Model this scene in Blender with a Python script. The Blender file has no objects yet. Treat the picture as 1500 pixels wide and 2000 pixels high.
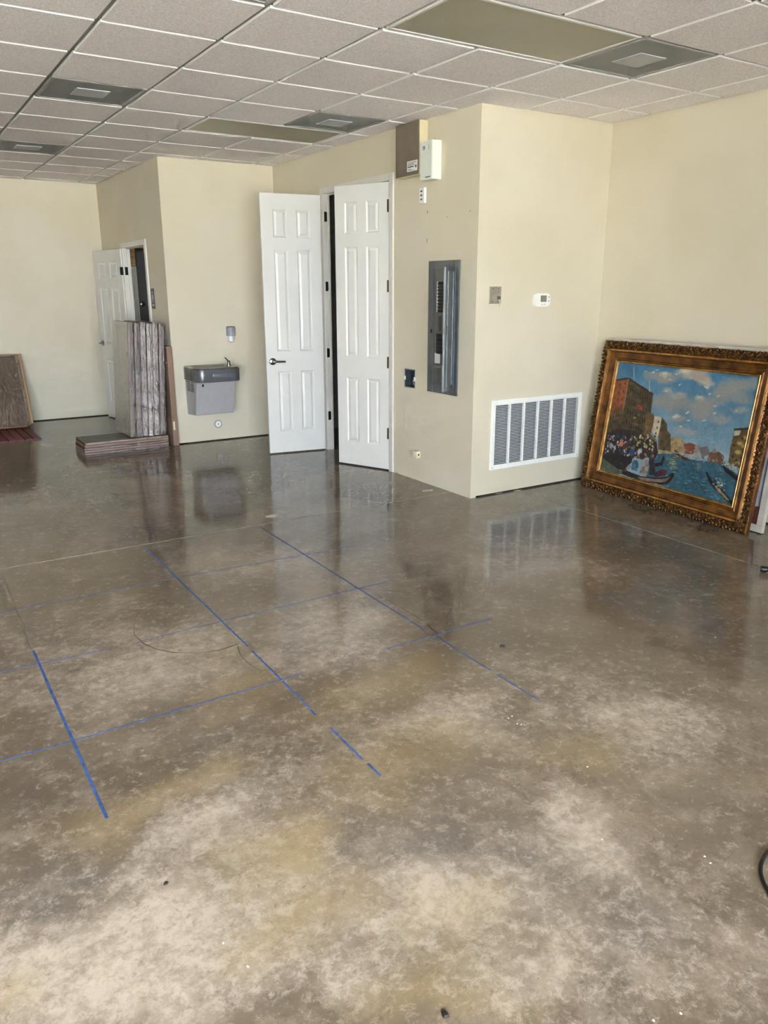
import bpy, bmesh, math, random
import numpy as np
from mathutils import Matrix, Vector, Euler

# ------------------------------------------------------------------ camera, world, light, exposure
scene = bpy.context.scene
COL = scene.collection
H = 2.835            # ceiling height (m)
T = 0.6096           # ceiling module (m)
FPX = 1526.37        # focal length in pixels of the 1500x2000 frame
CAM = Vector((-0.5186, -3.6973, 1.601))
YAW, PITCH, ROLL = 0.56707, -0.278648, -0.001767

def cam_axes():
    f = Vector((math.sin(YAW)*math.cos(PITCH), math.cos(YAW)*math.cos(PITCH), math.sin(PITCH)))
    r = f.cross(Vector((0, 0, 1))).normalized(); u = r.cross(f)
    c, s = math.cos(ROLL), math.sin(ROLL)
    return c*r + s*u, -s*r + c*u, f
AX_R, AX_U, AX_F = cam_axes()
cd = bpy.data.cameras.new('camera'); cam = bpy.data.objects.new('camera', cd); COL.objects.link(cam)
cd.sensor_fit = 'VERTICAL'; cd.sensor_height = 36.0; cd.lens = 36.0*FPX/2000.0; cd.clip_start = 0.05
cam.matrix_world = Matrix(((AX_R.x, AX_U.x, -AX_F.x, CAM.x), (AX_R.y, AX_U.y, -AX_F.y, CAM.y),
                           (AX_R.z, AX_U.z, -AX_F.z, CAM.z), (0, 0, 0, 1)))
scene.camera = cam

world = bpy.data.worlds.new('sky'); scene.world = world; world.use_nodes = True
bg = world.node_tree.nodes['Background']
bg.inputs['Color'].default_value = (0.83, 0.88, 1.0, 1); bg.inputs['Strength'].default_value = 13.0
sl = bpy.data.lights.new('sun', 'SUN'); sun = bpy.data.objects.new('sun', sl); COL.objects.link(sun)
sl.energy = 84.0; sl.angle = math.radians(0.6); sl.color = (1.0, 0.93, 0.86)
sun.rotation_euler = Euler((math.radians(-26), math.radians(8), 0)); sun.location = (0, 10, 20)

# room extents
XL, XR = -5.60, 4.585          # left and right walls
YF, YB = -7.00, 6.90          # storefront and far wall
XA, YV = 3.27, 0.98           # closet block: wall with the panel, wall with the grille
XD, YW = 2.05, 4.42           # restroom block: wall with its door, wall with the fountain
WX0, WX1, WZ0, WZ1 = -5.5, 0.7, 0.08, 2.70   # storefront glazing

pl = bpy.data.lights.new('window_portal', 'AREA'); pl.shape = 'RECTANGLE'; pl.size = WX1-WX0; pl.size_y = WZ1-WZ0
pl.cycles.is_portal = True
po = bpy.data.objects.new('window_portal', pl); COL.objects.link(po)
po.location = ((WX0+WX1)/2, YF-0.14, (WZ0+WZ1)/2); po.rotation_euler = (math.radians(90), 0, 0)

vs = scene.view_settings
vs.view_transform = 'Standard'; vs.look = 'None'; vs.gamma = 1.0; vs.use_curve_mapping = False
vs.exposure = 1.66
scene.display_settings.display_device = 'sRGB'
cy = scene.cycles
cy.use_denoising = True; cy.max_bounces = 9; cy.diffuse_bounces = 5; cy.glossy_bounces = 4
cy.use_adaptive_sampling = True; cy.adaptive_threshold = 0.06; cy.adaptive_min_samples = 24; cy.transparent_max_bounces = 12; cy.caustics_reflective = False; cy.caustics_refractive = False
cy.sample_clamp_indirect = 8.0

# ------------------------------------------------------------------ helpers
RND = random.Random(7)

def ray(x, y):
    return AX_R*((x-750)/FPX) + AX_U*(-(y-1000)/FPX) + AX_F
def hit(x, y, ax, val):
    d = ray(x, y); t = (val-CAM[ax])/d[ax]; return CAM + d*t
def on_floor(x, y, z=0.0): return hit(x, y, 2, z)

def lin(c):
    o = []
    for v in c[:3]:
        v = v/255.0
        o.append(v/12.92 if v <= 0.04045 else ((v+0.055)/1.055)**2.4)
    return (o[0], o[1], o[2], 1.0)

MATS = {}
def mat(name, c, rough=0.5, metal=0.0, var=0.06, scale=20.0, bump=0.0, bscale=None, ior=1.5, coat=0.0, alpha=1.0, stretch=None, detail=4.0, spec=0.5):
    """plain procedural material: noise varied colour, noise bump"""
    if name in MATS: return MATS[name]
    m = bpy.data.materials.new(name); m.use_nodes = True
    nt = m.node_tree; b = nt.nodes['Principled BSDF']; L = nt.links.new
    tc = nt.nodes.new('ShaderNodeTexCoord'); src = tc.outputs['Object']
    if stretch:
        mp = nt.nodes.new('ShaderNodeMapping'); mp.inputs['Scale'].default_value = stretch
        L(src, mp.inputs['Vector']); src = mp.outputs['Vector']
    nz = nt.nodes.new('ShaderNodeTexNoise'); nz.inputs['Scale'].default_value = scale; nz.inputs['Detail'].default_value = detail
    L(src, nz.inputs['Vector'])
    rp = nt.nodes.new('ShaderNodeValToRGB')
    a = lin(c); lo = tuple(max(0, v*(1-var*1.6)) for v in a[:3])+(1,); hi = tuple(min(1, v*(1+var*1.6)) for v in a[:3])+(1,)
    rp.color_ramp.elements[0].position = 0.3; rp.color_ramp.elements[0].color = lo
    rp.color_ramp.elements[1].position = 0.7; rp.color_ramp.elements[1].color = hi
    L(nz.outputs['Fac'], rp.inputs['Fac']); L(rp.outputs['Color'], b.inputs['Base Color'])
    b.inputs['Roughness'].default_value = rough; b.inputs['Metallic'].default_value = metal
    b.inputs['IOR'].default_value = ior; b.inputs['Coat Weight'].default_value = coat; b.inputs['Coat Roughness'].default_value = 0.08
    b.inputs['Specular IOR Level'].default_value = spec
    b.inputs['Alpha'].default_value = alpha
    if bump > 0:
        n2 = nt.nodes.new('ShaderNodeTexNoise'); n2.inputs['Scale'].default_value = bscale or scale*4; n2.inputs['Detail'].default_value = 3
        L(src, n2.inputs['Vector'])
        bp = nt.nodes.new('ShaderNodeBump'); bp.inputs['Strength'].default_value = bump; bp.inputs['Distance'].default_value = 0.004
        L(n2.outputs['Fac'], bp.inputs['Height']); L(bp.outputs['Normal'], b.inputs['Normal'])
    MATS[name] = m
    return m

class MB:
    """collects geometry; build() links it as one mesh object"""
    def __init__(s): s.v = []; s.f = []
    def add(s, vs, fs):
        o = len(s.v); s.v += [tuple(v) for v in vs]; s.f += [tuple(o+i for i in f) for f in fs]; return s
    def box(s, x0, x1, y0, y1, z0, z1):
        return s.add([(x0,y0,z0),(x1,y0,z0),(x1,y1,z0),(x0,y1,z0),(x0,y0,z1),(x1,y0,z1),(x1,y1,z1),(x0,y1,z1)],
                     [(0,3,2,1),(4,5,6,7),(0,1,5,4),(1,2,6,5),(2,3,7,6),(3,0,4,7)])
    def hexa(s, bot, top):
        return s.add(list(bot)+list(top), [(0,3,2,1),(4,5,6,7),(0,1,5,4),(1,2,6,5),(2,3,7,6),(3,0,4,7)])
    def prism(s, poly, z0, z1, axis='z'):
        n = len(poly)
        def P(a, b, c): return {'z': (a, b, c), 'y': (a, c, b), 'x': (c, a, b)}[axis]
        vs = [P(a, b, z0) for a, b in poly]+[P(a, b, z1) for a, b in poly]
        fs = [tuple(range(n-1, -1, -1)), tuple(range(n, 2*n))]+[(i, (i+1) % n, n+(i+1) % n, n+i) for i in range(n)]
        return s.add(vs, fs)
    def lathe(s, prof, n=20, c=(0, 0, 0), axis='z'):
        vs = []; fs = []
        for r, z in prof:
            for i in range(n):
                a = 2*math.pi*i/n; p, q = r*math.cos(a), r*math.sin(a)
                w = {'z': (p, q, z), 'y': (p, z, q), 'x': (z, p, q)}[axis]
                vs.append((w[0]+c[0], w[1]+c[1], w[2]+c[2]))
        for k in range(len(prof)-1):
            for i in range(n):
                fs.append((k*n+i, k*n+(i+1) % n, (k+1)*n+(i+1) % n, (k+1)*n+i))
        fs.append(tuple(range(n-1, -1, -1))); fs.append(tuple((len(prof)-1)*n+i for i in range(n)))
        return s.add(vs, fs)
    def tube(s, pts, r, n=8):
        pts = [Vector(p) for p in pts]; vs = []; fs = []; up = Vector((0, 0, 1))
        for k, p in enumerate(pts):
            d = (pts[min(k+1, len(pts)-1)]-pts[max(k-1, 0)]).normalized()
            a = d.cross(up)
            if a.length < 1e-3: a = d.cross(Vector((1, 0, 0)))
            a.normalize(); b = a.cross(d)
            rr = r[k] if isinstance(r, (list, tuple)) else r
            for i in range(n):
                t = 2*math.pi*i/n; vs.append(p+(a*math.cos(t)+b*math.sin(t))*rr)
        for k in range(len(pts)-1):
            for i in range(n): fs.append((k*n+i, k*n+(i+1) % n, (k+1)*n+(i+1) % n, (k+1)*n+i))
        fs.append(tuple(range(n-1, -1, -1))); fs.append(tuple((len(pts)-1)*n+i for i in range(n)))
        return s.add(vs, fs)
    def mesh(s, name, m=None, bevel=0.0, smooth=False, seg=2):
        me = bpy.data.meshes.new(name); me.from_pydata(s.v, [], s.f); me.update()
        bm = bmesh.new(); bm.from_mesh(me)
        bmesh.ops.recalc_face_normals(bm, faces=bm.faces)
        if bevel > 0:
            ed = [e for e in bm.edges if e.is_manifold and e.calc_face_angle(0) > 0.6]
            bmesh.ops.bevel(bm, geom=ed, offset=bevel, segments=seg, affect='EDGES', profile=0.5, clamp_overlap=True)
        bm.to_mesh(me); bm.free()
        if smooth:
            me.polygons.foreach_set('use_smooth', [True]*len(me.polygons)); me.set_sharp_from_angle(angle=math.radians(40))
        if m: me.materials.append(m)
        return me
    def build(s, name, m, parent=None, bevel=0.0, smooth=False, loc=(0, 0, 0), rot=(0, 0, 0), seg=2):
        return link(name, s.mesh(name, m, bevel, smooth, seg), parent, loc, rot)

def link(name, me, parent=None, loc=(0, 0, 0), rot=(0, 0, 0)):
    o = bpy.data.objects.new(name, me); COL.objects.link(o); o.parent = parent
    o.location = loc; o.rotation_euler = rot
    return o
def tag(o, label, cat, group=None, kind=None):
    o['label'] = label; o['category'] = cat
    if group: o['group'] = group
    if kind: o['kind'] = kind
    return o
def thing(name, label, cat, loc=(0, 0, 0), rz=0.0, group=None, rot=None):
    o = link(name, None, None, loc, rot or (0, 0, rz)); o.empty_display_size = 0.1
    return tag(o, label, cat, group)
def struct(o, label=None, cat=None):
    o['kind'] = 'structure'
    if label: o['label'] = label
    if cat: o['category'] = cat
    return o
RA = -math.pi/2     # things on walls that face -X: local x runs along -Y, local -y points into the room

def holed(mb, a0, a1, z0, z1, holes, t0, t1, axis):
    """wall slab in the (a, z) plane with rectangular holes, from cells between the hole edges"""
    As = sorted({a0, a1, *[h[0] for h in holes], *[h[1] for h in holes]})
    Zs = sorted({z0, z1, *[h[2] for h in holes], *[h[3] for h in holes]})
    for i in range(len(As)-1):
        zs = None
        for j in range(len(Zs)-1):
            ca, cz = (As[i]+As[i+1])/2, (Zs[j]+Zs[j+1])/2
            solid = not any(h[0] < ca < h[1] and h[2] < cz < h[3] for h in holes)
            if solid and zs is None: zs = Zs[j]
            last = j == len(Zs)-2
            if zs is not None and (not solid or last):
                ze = Zs[j+1] if solid else Zs[j]
                if axis == 'x': mb.box(t0, t1, As[i], As[i+1], zs, ze)      # slab thickness along x, a = y
                else: mb.box(As[i], As[i+1], t0, t1, zs, ze)
                zs = None
    return mb

# ------------------------------------------------------------------ surface materials
def wall_mat():
    m = bpy.data.materials.new('cream_wall_paint'); m.use_nodes = True; nt = m.node_tree; L = nt.links.new; N = nt.nodes.new
    b = nt.nodes['Principled BSDF']; tc = N('ShaderNodeTexCoord')
    n1 = N('ShaderNodeTexNoise'); n1.inputs['Scale'].default_value = 1.3; n1.inputs['Detail'].default_value = 5; L(tc.outputs['Object'], n1.inputs['Vector'])
    r = N('ShaderNodeValToRGB'); r.color_ramp.elements[0].color = lin((203, 194, 172)); r.color_ramp.elements[1].color = lin((210, 202, 183))
    r.color_ramp.elements[0].position = 0.35; r.color_ramp.elements[1].position = 0.65
    L(n1.outputs['Fac'], r.inputs['Fac']); L(r.outputs['Color'], b.inputs['Base Color'])
    b.inputs['Roughness'].default_value = 0.55; b.inputs['Specular IOR Level'].default_value = 0.3
    n2 = N('ShaderNodeTexNoise'); n2.inputs['Scale'].default_value = 160; n2.inputs['Detail'].default_value = 2; L(tc.outputs['Object'], n2.inputs['Vector'])
    bp = N('ShaderNodeBump'); bp.inputs['Strength'].default_value = 0.12; bp.inputs['Distance'].default_value = 0.002
    L(n2.outputs['Fac'], bp.inputs['Height']); L(bp.outputs['Normal'], b.inputs['Normal'])
    return m
M_WALL = wall_mat()
M_TRIM = mat('white_semi_gloss_trim', (212, 208, 200), 0.32, var=0.02)
M_DARK = mat('dark_plate', (38, 35, 31), 0.9, var=0.3, scale=8)
M_BLACK = mat('black_metal', (16, 15, 14), 0.4, 0.3)
M_STEEL = mat('brushed_steel', (170, 168, 162), 0.28, 1.0, var=0.05, scale=60, stretch=(1, 1, 12))
M_CHROME = mat('satin_chrome', (150, 148, 145), 0.22, 1.0)
M_WHITEP = mat('white_plastic', (232, 232, 226), 0.35, var=0.02)
M_PAPER = mat('printed_paper', (222, 222, 222), 0.7, var=0.04)
M_INK = mat('grey_print', (92, 92, 96), 0.7)

def tile_mat():
    m = bpy.data.materials.new('fissured_ceiling_tile'); m.use_nodes = True; nt = m.node_tree; L = nt.links.new; N = nt.nodes.new
    b = nt.nodes['Principled BSDF']; ge = N('ShaderNodeNewGeometry')
    n1 = N('ShaderNodeTexNoise'); n1.inputs['Scale'].default_value = 130; n1.inputs['Detail'].default_value = 3; n1.inputs['Roughness'].default_value = 0.6
    n1.inputs['Distortion'].default_value = 0.8; L(ge.outputs['Position'], n1.inputs['Vector'])
    r = N('ShaderNodeValToRGB'); r.color_ramp.elements[0].color = lin((230, 223, 225)); r.color_ramp.elements[1].color = lin((253, 250, 251))
    r.color_ramp.elements[0].position = 0.42; r.color_ramp.elements[1].position = 0.60
    L(n1.outputs['Fac'], r.inputs['Fac']); L(r.outputs['Color'], b.inputs['Base Color'])
    b.inputs['Roughness'].default_value = 0.9; b.inputs['Specular IOR Level'].default_value = 0.1
    bp = N('ShaderNodeBump'); bp.inputs['Strength'].default_value = 0.35; bp.inputs['Distance'].default_value = 0.003
    L(n1.outputs['Fac'], bp.inputs['Height']); L(bp.outputs['Normal'], b.inputs['Normal'])
    return m
M_TILE = tile_mat()
M_TEE = mat('ceiling_grid_grey', (128, 125, 122), 0.5, var=0.03)
M_TEDGE = mat('painted_tile_edge', (252, 251, 249), 0.6, var=0.01)  # whiter than the face: light caught by the dropped edges, put into colour

# pale patches, broad ones across the foreground, and ochre stains on the slab, where they lie on the floor: x, y, radius x, radius y, weight
def spots(px):
    out = []
    for x, y, rx, ry, w in px:
        c = on_floor(x, y); a = on_floor(x+rx, y); e = on_floor(x, y-ry)
        out.append((c.x, c.y, max(0.06, (a-c).length), max(0.06, (e-c).length), w))
    return out
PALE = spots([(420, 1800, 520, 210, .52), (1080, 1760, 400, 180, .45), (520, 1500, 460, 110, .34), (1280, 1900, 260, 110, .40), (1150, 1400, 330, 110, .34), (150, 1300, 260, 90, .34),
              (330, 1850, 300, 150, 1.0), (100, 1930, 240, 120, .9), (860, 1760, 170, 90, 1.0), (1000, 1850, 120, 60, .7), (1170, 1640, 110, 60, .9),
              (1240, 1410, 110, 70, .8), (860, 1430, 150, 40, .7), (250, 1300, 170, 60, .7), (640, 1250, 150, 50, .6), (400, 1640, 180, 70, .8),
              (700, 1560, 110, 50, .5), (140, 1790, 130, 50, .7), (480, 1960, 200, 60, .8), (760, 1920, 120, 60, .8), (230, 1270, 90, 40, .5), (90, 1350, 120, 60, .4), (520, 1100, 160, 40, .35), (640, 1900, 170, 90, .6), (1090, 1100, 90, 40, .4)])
OCHRE = spots([(540, 1650, 130, 60, .9), (300, 1530, 150, 50, .6), (620, 1790, 110, 70, .7), (880, 1780, 120, 50, .5), (900, 1940, 140, 60, .6),
               (430, 1340, 100, 40, .5), (780, 1340, 130, 50, .5), (1130, 1480, 110, 40, .5), (800, 1500, 140, 60, .5), (80, 1960, 100, 40, .5)])
BROWN = spots([(650, 1370, 220, 50, .6), (850, 1400, 200, 50, .5), (700, 1500, 150, 50, .4), (1450, 1180, 90, 40, .5), (1350, 1330, 150, 40, .3)])
GREY = spots([(150, 1690, 140, 60, .8), (320, 1780, 80, 50, .6), (820, 1650, 100, 60, .8), (1000, 1690, 140, 60, .7), (1150, 1780, 160, 70, .7), (380, 1440, 120, 50, .4)])

def floor_mat():
    m = bpy.data.materials.new('sealed_concrete'); m.use_nodes = True; nt = m.node_tree; L = nt.links.new; N = nt.nodes.new
    b = nt.nodes['Principled BSDF']; ge = N('ShaderNodeNewGeometry'); P = ge.outputs['Position']
    def noise(s, d=5, rough=0.6, dist=0.0, off=0.0, vec=None):
        n = N('ShaderNodeTexNoise'); n.inputs['Scale'].default_value = s; n.inputs['Detail'].default_value = d
        n.inputs['Roughness'].default_value = rough; n.inputs['Distortion'].default_value = dist
        mp = N('ShaderNodeMapping'); mp.inputs['Location'].default_value = (off, off*1.7, off*0.3); L(vec or P, mp.inputs['Vector'])
        L(mp.outputs['Vector'], n.inputs['Vector']); return n.outputs['Fac']
    def ramp(f, a, c, va=0.0, vb=1.0):
        r = N('ShaderNodeMapRange'); r.inputs['From Min'].default_value = a; r.inputs['From Max'].default_value = c
        r.inputs['To Min'].default_value = va; r.inputs['To Max'].default_value = vb; r.clamp = True
        L(f, r.inputs['Value']); return r.outputs['Result']
    def math_(op, a, c):
        n = N('ShaderNodeMath'); n.operation = op
        for i, v in enumerate((a, c)):
            if isinstance(v, (int, float)): n.inputs[i].default_value = v
            else: L(v, n.inputs[i])
        return n.outputs[0]
    def mix(f, a, c):
        n = N('ShaderNodeMix'); n.data_type = 'RGBA'
        if isinstance(f, (int, float)): n.inputs['Factor'].default_value = f
        else: L(f, n.inputs['Factor'])
        for k, v in ((6, a), (7, c)):
            if isinstance(v, tuple): n.inputs[k].default_value = v
            else: L(v, n.inputs[k])
        return n.outputs[2]
    at = N('ShaderNodeAttribute'); at.attribute_name = 'stain'        # pale patch and ochre, brown, grey stain weights laid on the slab
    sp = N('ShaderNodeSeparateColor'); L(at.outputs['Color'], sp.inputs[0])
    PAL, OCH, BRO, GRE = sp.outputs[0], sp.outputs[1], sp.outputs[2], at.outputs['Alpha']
    base = mix(ramp(noise(1.1, 6, 0.62, 0.4), 0.36, 0.66), lin((98, 87, 74)), lin((136, 122, 103)))
    base = mix(ramp(noise(0.55, 4, 0.6, 0.3, 9.0), 0.48, 0.66, 0, 0.55), base, lin((100, 85, 64)))
    base = mix(ramp(noise(3.4, 8, 0.74, 0.4, 4.0), 0.53, 0.66, 0, 0.55), base, lin((146, 135, 120)))
    base = mix(math_('MULTIPLY', BRO, 0.6), base, lin((114, 95, 72)))
    base = mix(math_('MULTIPLY', GRE, 0.75), base, lin((106, 102, 97)))
    grain = noise(7.0, 8, 0.78, 0.0, 2.0)
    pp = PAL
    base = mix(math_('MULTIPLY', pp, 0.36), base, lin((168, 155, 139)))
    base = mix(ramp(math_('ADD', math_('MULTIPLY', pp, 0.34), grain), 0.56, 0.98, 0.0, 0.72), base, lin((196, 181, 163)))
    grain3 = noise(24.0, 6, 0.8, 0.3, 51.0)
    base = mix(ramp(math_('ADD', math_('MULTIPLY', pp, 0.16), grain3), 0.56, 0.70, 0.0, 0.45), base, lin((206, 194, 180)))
    base = mix(ramp(noise(6.0, 7, 0.75, 0.4, 77.0), 0.50, 0.68, 0.0, 0.34), base, lin((104, 93, 80)))
    grain2 = noise(14.0, 7, 0.8, 0.0, 31.0)
    base = mix(ramp(grain2, 0.54, 0.64, 0.0, 0.32), base, lin((92, 80, 68)))
    base = mix(math_('MULTIPLY', OCH, 0.6), base, lin((170, 148, 106)))
    base = mix(ramp(noise(42, 4, 0.7, 0.6, 7.0), 0.58, 0.70, 0, 0.40), base, lin((88, 78, 68)))
    base = mix(ramp(noise(60, 3, 0.7, 0.2, 12.0), 0.62, 0.74, 0, 0.15), base, lin((200, 190, 176)))
    L(base, b.inputs['Base Color'])
    rg = ramp(noise(1.7, 5, 0.6, 0.2, 20.0), 0.35, 0.7, 0.07, 0.16)
    L(rg, b.inputs['Roughness'])
    b.inputs['IOR'].default_value = 1.5
    bp = N('ShaderNodeBump'); bp.inputs['Strength'].default_value = 0.10; bp.inputs['Distance'].default_value = 0.01
    L(noise(5.0, 3, 0.5, 0.0, 3.0), bp.inputs['Height'])
    L(bp.outputs['Normal'], b.inputs['Normal'])
    return m
M_FLOOR = floor_mat()

# ------------------------------------------------------------------ floor and its marks
def floor_mesh():
    x0, x1, y0, y1, st = XL-0.2, XR+0.2, YF-0.2, YB+0.2, 0.05
    nx, ny = int((x1-x0)/st)+1, int((y1-y0)/st)+1
    gx, gy = np.meshgrid(np.linspace(x0, x1, nx), np.linspace(y0, y1, ny))
    def vn(sc, seed):
        g = np.random.default_rng(seed).random((90, 90)); a = ((gx-x0)*sc) % 88; b_ = ((gy-y0)*sc) % 88
        i, j = a.astype(int), b_.astype(int); fa, fb = a-i, b_-j; fa = fa*fa*(3-2*fa); fb = fb*fb*(3-2*fb)
        return (g[j, i]*(1-fa)+g[j, i+1]*fa)*(1-fb)+(g[j+1, i]*(1-fa)+g[j+1, i+1]*fa)*fb
    wx = gx+0.34*(vn(2.2, 1)-.5)+0.20*(vn(4.6, 2)-.5)+0.12*(vn(9, 3)-.5); wy = gy+0.34*(vn(2.2, 4)-.5)+0.20*(vn(4.6, 5)-.5)+0.12*(vn(9, 6)-.5)
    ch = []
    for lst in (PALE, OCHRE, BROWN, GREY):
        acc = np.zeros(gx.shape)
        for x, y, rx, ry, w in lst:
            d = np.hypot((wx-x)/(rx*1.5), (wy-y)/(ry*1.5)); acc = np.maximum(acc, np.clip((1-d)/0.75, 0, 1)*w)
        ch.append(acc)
    n = nx*ny; co = np.stack([gx, gy, np.zeros(gx.shape)], -1).reshape(-1, 3)
    ii = np.arange(n).reshape(ny, nx)
    q = np.stack([ii[:-1, :-1], ii[:-1, 1:], ii[1:, 1:], ii[1:, :-1]], -1).reshape(-1, 4)
    lo = np.array([(x0, y0, -.15), (x1, y0, -.15), (x1, y1, -.15), (x0, y1, -.15)])
    c4 = [ii[0, 0], ii[0, -1], ii[-1, -1], ii[-1, 0]]
    skirt = np.array([(n+3, n+2, n+1, n)]+[(c4[k], n+k, n+(k+1) % 4, c4[(k+1) % 4]) for k in range(4)])
    co = np.concatenate([co, lo]); q = np.concatenate([q, skirt])
    me = bpy.data.meshes.new('floor'); me.vertices.add(len(co)); me.vertices.foreach_set('co', co.ravel())
    me.loops.add(q.size); me.loops.foreach_set('vertex_index', q.ravel().astype(np.int32))
    me.polygons.add(len(q)); me.polygons.foreach_set('loop_start', np.arange(0, q.size, 4, dtype=np.int32)); me.polygons.foreach_set('loop_total', np.full(len(q), 4, dtype=np.int32))
    me.update(calc_edges=True); me.validate()
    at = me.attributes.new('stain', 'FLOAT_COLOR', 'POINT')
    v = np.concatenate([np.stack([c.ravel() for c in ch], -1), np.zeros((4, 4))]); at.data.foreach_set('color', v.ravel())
    me.materials.append(M_FLOOR)
    return me
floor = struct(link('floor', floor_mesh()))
M_JOINT = mat('pale_joint_filler', (160, 150, 132), 0.6, var=0.25, scale=9)
M_SCUFF = mat('dark_scuff', (92, 83, 71), 0.5, var=0.4, scale=14)
def strip(pts, w, h=0.0006):
    """thin flat ribbon along floor points"""
    mb = MB(); pts = [Vector((p[0], p[1], 0)) for p in pts]; n = len(pts); vs = []
    for k, p in enumerate(pts):
        d = (pts[min(k+1, n-1)]-pts[max(k-1, 0)]).normalized(); q = Vector((-d.y, d.x, 0))*w/2
        vs += [(p.x-q.x, p.y-q.y, 0), (p.x+q.x, p.y+q.y, 0), (p.x+q.x, p.y+q.y, h), (p.x-q.x, p.y-q.y, h)]
    fs = [(0, 1, 2, 3), tuple(4*(n-1)+i for i in (3, 2, 1, 0))]
    for k in range(n-1):
        a = 4*k; c = a+4
        for i in range(4): fs.append((a+i, a+(i+1) % 4, c+(i+1) % 4, c+i))
    return mb.add(vs, fs)
def wob(p, q, n=24, amp=0.002):
    return [(p[0]+(q[0]-p[0])*i/n+RND.uniform(-amp, amp), p[1]+(q[1]-p[1])*i/n+RND.uniform(-amp, amp)) for i in range(n+1)]
strip(wob((XL, 1.213), (3.27, 1.226), 60), 0.007).build('control_joint', M_JOINT, floor)
strip(wob((3.755, 0.97), (3.70, YF), 60), 0.005).build('control_joint', M_JOINT, floor)
strip(wob((-0.098, 1.21), (-0.118, -0.02), 20), 0.004).build('control_joint', mat('dusty_joint', (116, 107, 95), 0.6, var=0.3, scale=9), floor)
def scuff(px, w=0.004):
    strip([on_floor(*q) for q in px], w).build('scuff_mark', M_SCUFF, floor)
scuff([(262, 1215), (262, 1240), (280, 1257), (305, 1268), (340, 1275), (390, 1275), (430, 1270), (465, 1258)], 0.006)
scuff([(690, 1148), (740, 1152), (800, 1156), (860, 1168), (885, 1185), (875, 1205)], 0.004)
scuff([(735, 1160), (790, 1190), (830, 1215), (850, 1235), (862, 1250)], 0.004)
scuff([(820, 1225), (835, 1222), (848, 1232), (868, 1240), (872, 1250)], 0.005)
scuff([(464, 1262), (470, 1280), (490, 1300), (510, 1310)], 0.004)

# ------------------------------------------------------------------ walls
struct(holed(MB(), XD, XD+1.4, 0.012, 3.3, [], YW, YW+0.12, 'y').build('wall_fountain', M_WALL), 'cream painted wall behind the drinking fountain', 'wall')
struct(holed(MB(), XL, XD, 0.012, 3.3, [], YB, YB+0.12, 'y').build('wall_back', M_WALL), 'cream far wall behind the leaning wrapped boxes', 'wall')
struct(MB().box(XR, XR+0.12, YF-0.12, 1.1, 0.012, 3.3).build('wall_right', M_WALL), 'cream wall behind the leaning gold framed picture', 'wall')
struct(MB().box(XL-0.12, XL, YF-0.12, YB+0.12, 0.0, 3.3).build('wall_left', M_WALL), 'cream painted side wall outside the picture', 'wall')
DA0, DA1, DAZ = 2.145, 3.305, 2.458      # double door opening in the panel wall
JB = (1.765, 1.912, 0.79, 0.94)          # empty electrical box
struct(holed(MB(), YV, YW, 0.012, 3.3, [(DA0-0.02, DA1+0.02, 0.0, DAZ+0.02), JB], XA, XA+0.055, 'x').build('wall_panel', M_WALL), 'cream wall holding the grey breaker panel and double doors', 'wall')
GX0, GX1, GZ0, GZ1 = 3.452, 4.437, 0.206, 0.762
struct(holed(MB(), XA+0.055, XR, 0.012, 3.3, [(GX0+0.035, GX1-0.035, GZ0+0.035, GZ1-0.035)], YV, YV+0.12, 'y').build('wall_grille', M_WALL), 'cream wall holding the white return air grille', 'wall')
RD0, RD1, RDZ = 5.06, 5.93, 2.05          # restroom door opening
struct(holed(MB(), YW+0.12, YB+0.12, 0.012, 3.3, [(RD0-0.02, RD1+0.02, 0.0, RDZ+0.02)], XD, XD+0.07, 'x').build('wall_restroom', M_WALL), 'cream wall with the open restroom doorway', 'wall')
WIN = []
nw = 5; pw = (WX1-WX0)/nw
struct(holed(MB(), XL, XR, 0.0, 3.3, [(WX0, WX1, WZ0, WZ1)], YF-0.14, YF, 'y').build('wall_front', M_WALL), 'cream storefront wall around the glazing', 'wall')
# dark sole plate in the gap under the bare drywall
for nm, b in (('fountain', (XD+0.01, XA, YW+0.008, YW+0.1)), ('back', (XL, XD, YB+0.008, YB+0.1)), ('grille', (XA+0.02, XR, YV+0.008, YV+0.1)), ('right', (XR+0.008, XR+0.1, YF, YV))):
    struct(MB().box(b[0], b[1], b[2], b[3], 0.0, 0.014).build('baseboard_'+nm, M_DARK))
struct(MB().box(XA+0.008, XA+0.1, YV+0.008, DA0-0.02, 0.0, 0.014).box(XA+0.008, XA+0.1, DA1+0.02, YW, 0.0, 0.014).build('baseboard_panel', M_DARK))
struct(MB().box(XD+0.008, XD+0.1, YW+0.008, RD0-0.02, 0.0, 0.014).box(XD+0.008, XD+0.1, RD1+0.02, YB, 0.0, 0.014).build('baseboard_restroom', M_DARK))
# caulk and joint compound left on the slab along two walls
M_SPLAT = mat('dried_joint_compound', (206, 196, 172), 0.8, var=0.15, scale=40)
for (x, y) in [(120, 822), (450, 862), (500, 857), (530, 1008), (835, 958), (975, 962), (1010, 958)]:
    c = on_floor(x, y); n = 9; r0 = RND.uniform(0.03, 0.06)
    poly = [(c.x+math.cos(i*2*math.pi/n)*r0*RND.uniform(.5, 1.3)*1.6, c.y+math.sin(i*2*math.pi/n)*r0*RND.uniform(.3, .7)) for i in range(n)]
    MB().prism(poly, 0.0, 0.0012).build('compound_stain', M_SPLAT, floor)

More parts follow.
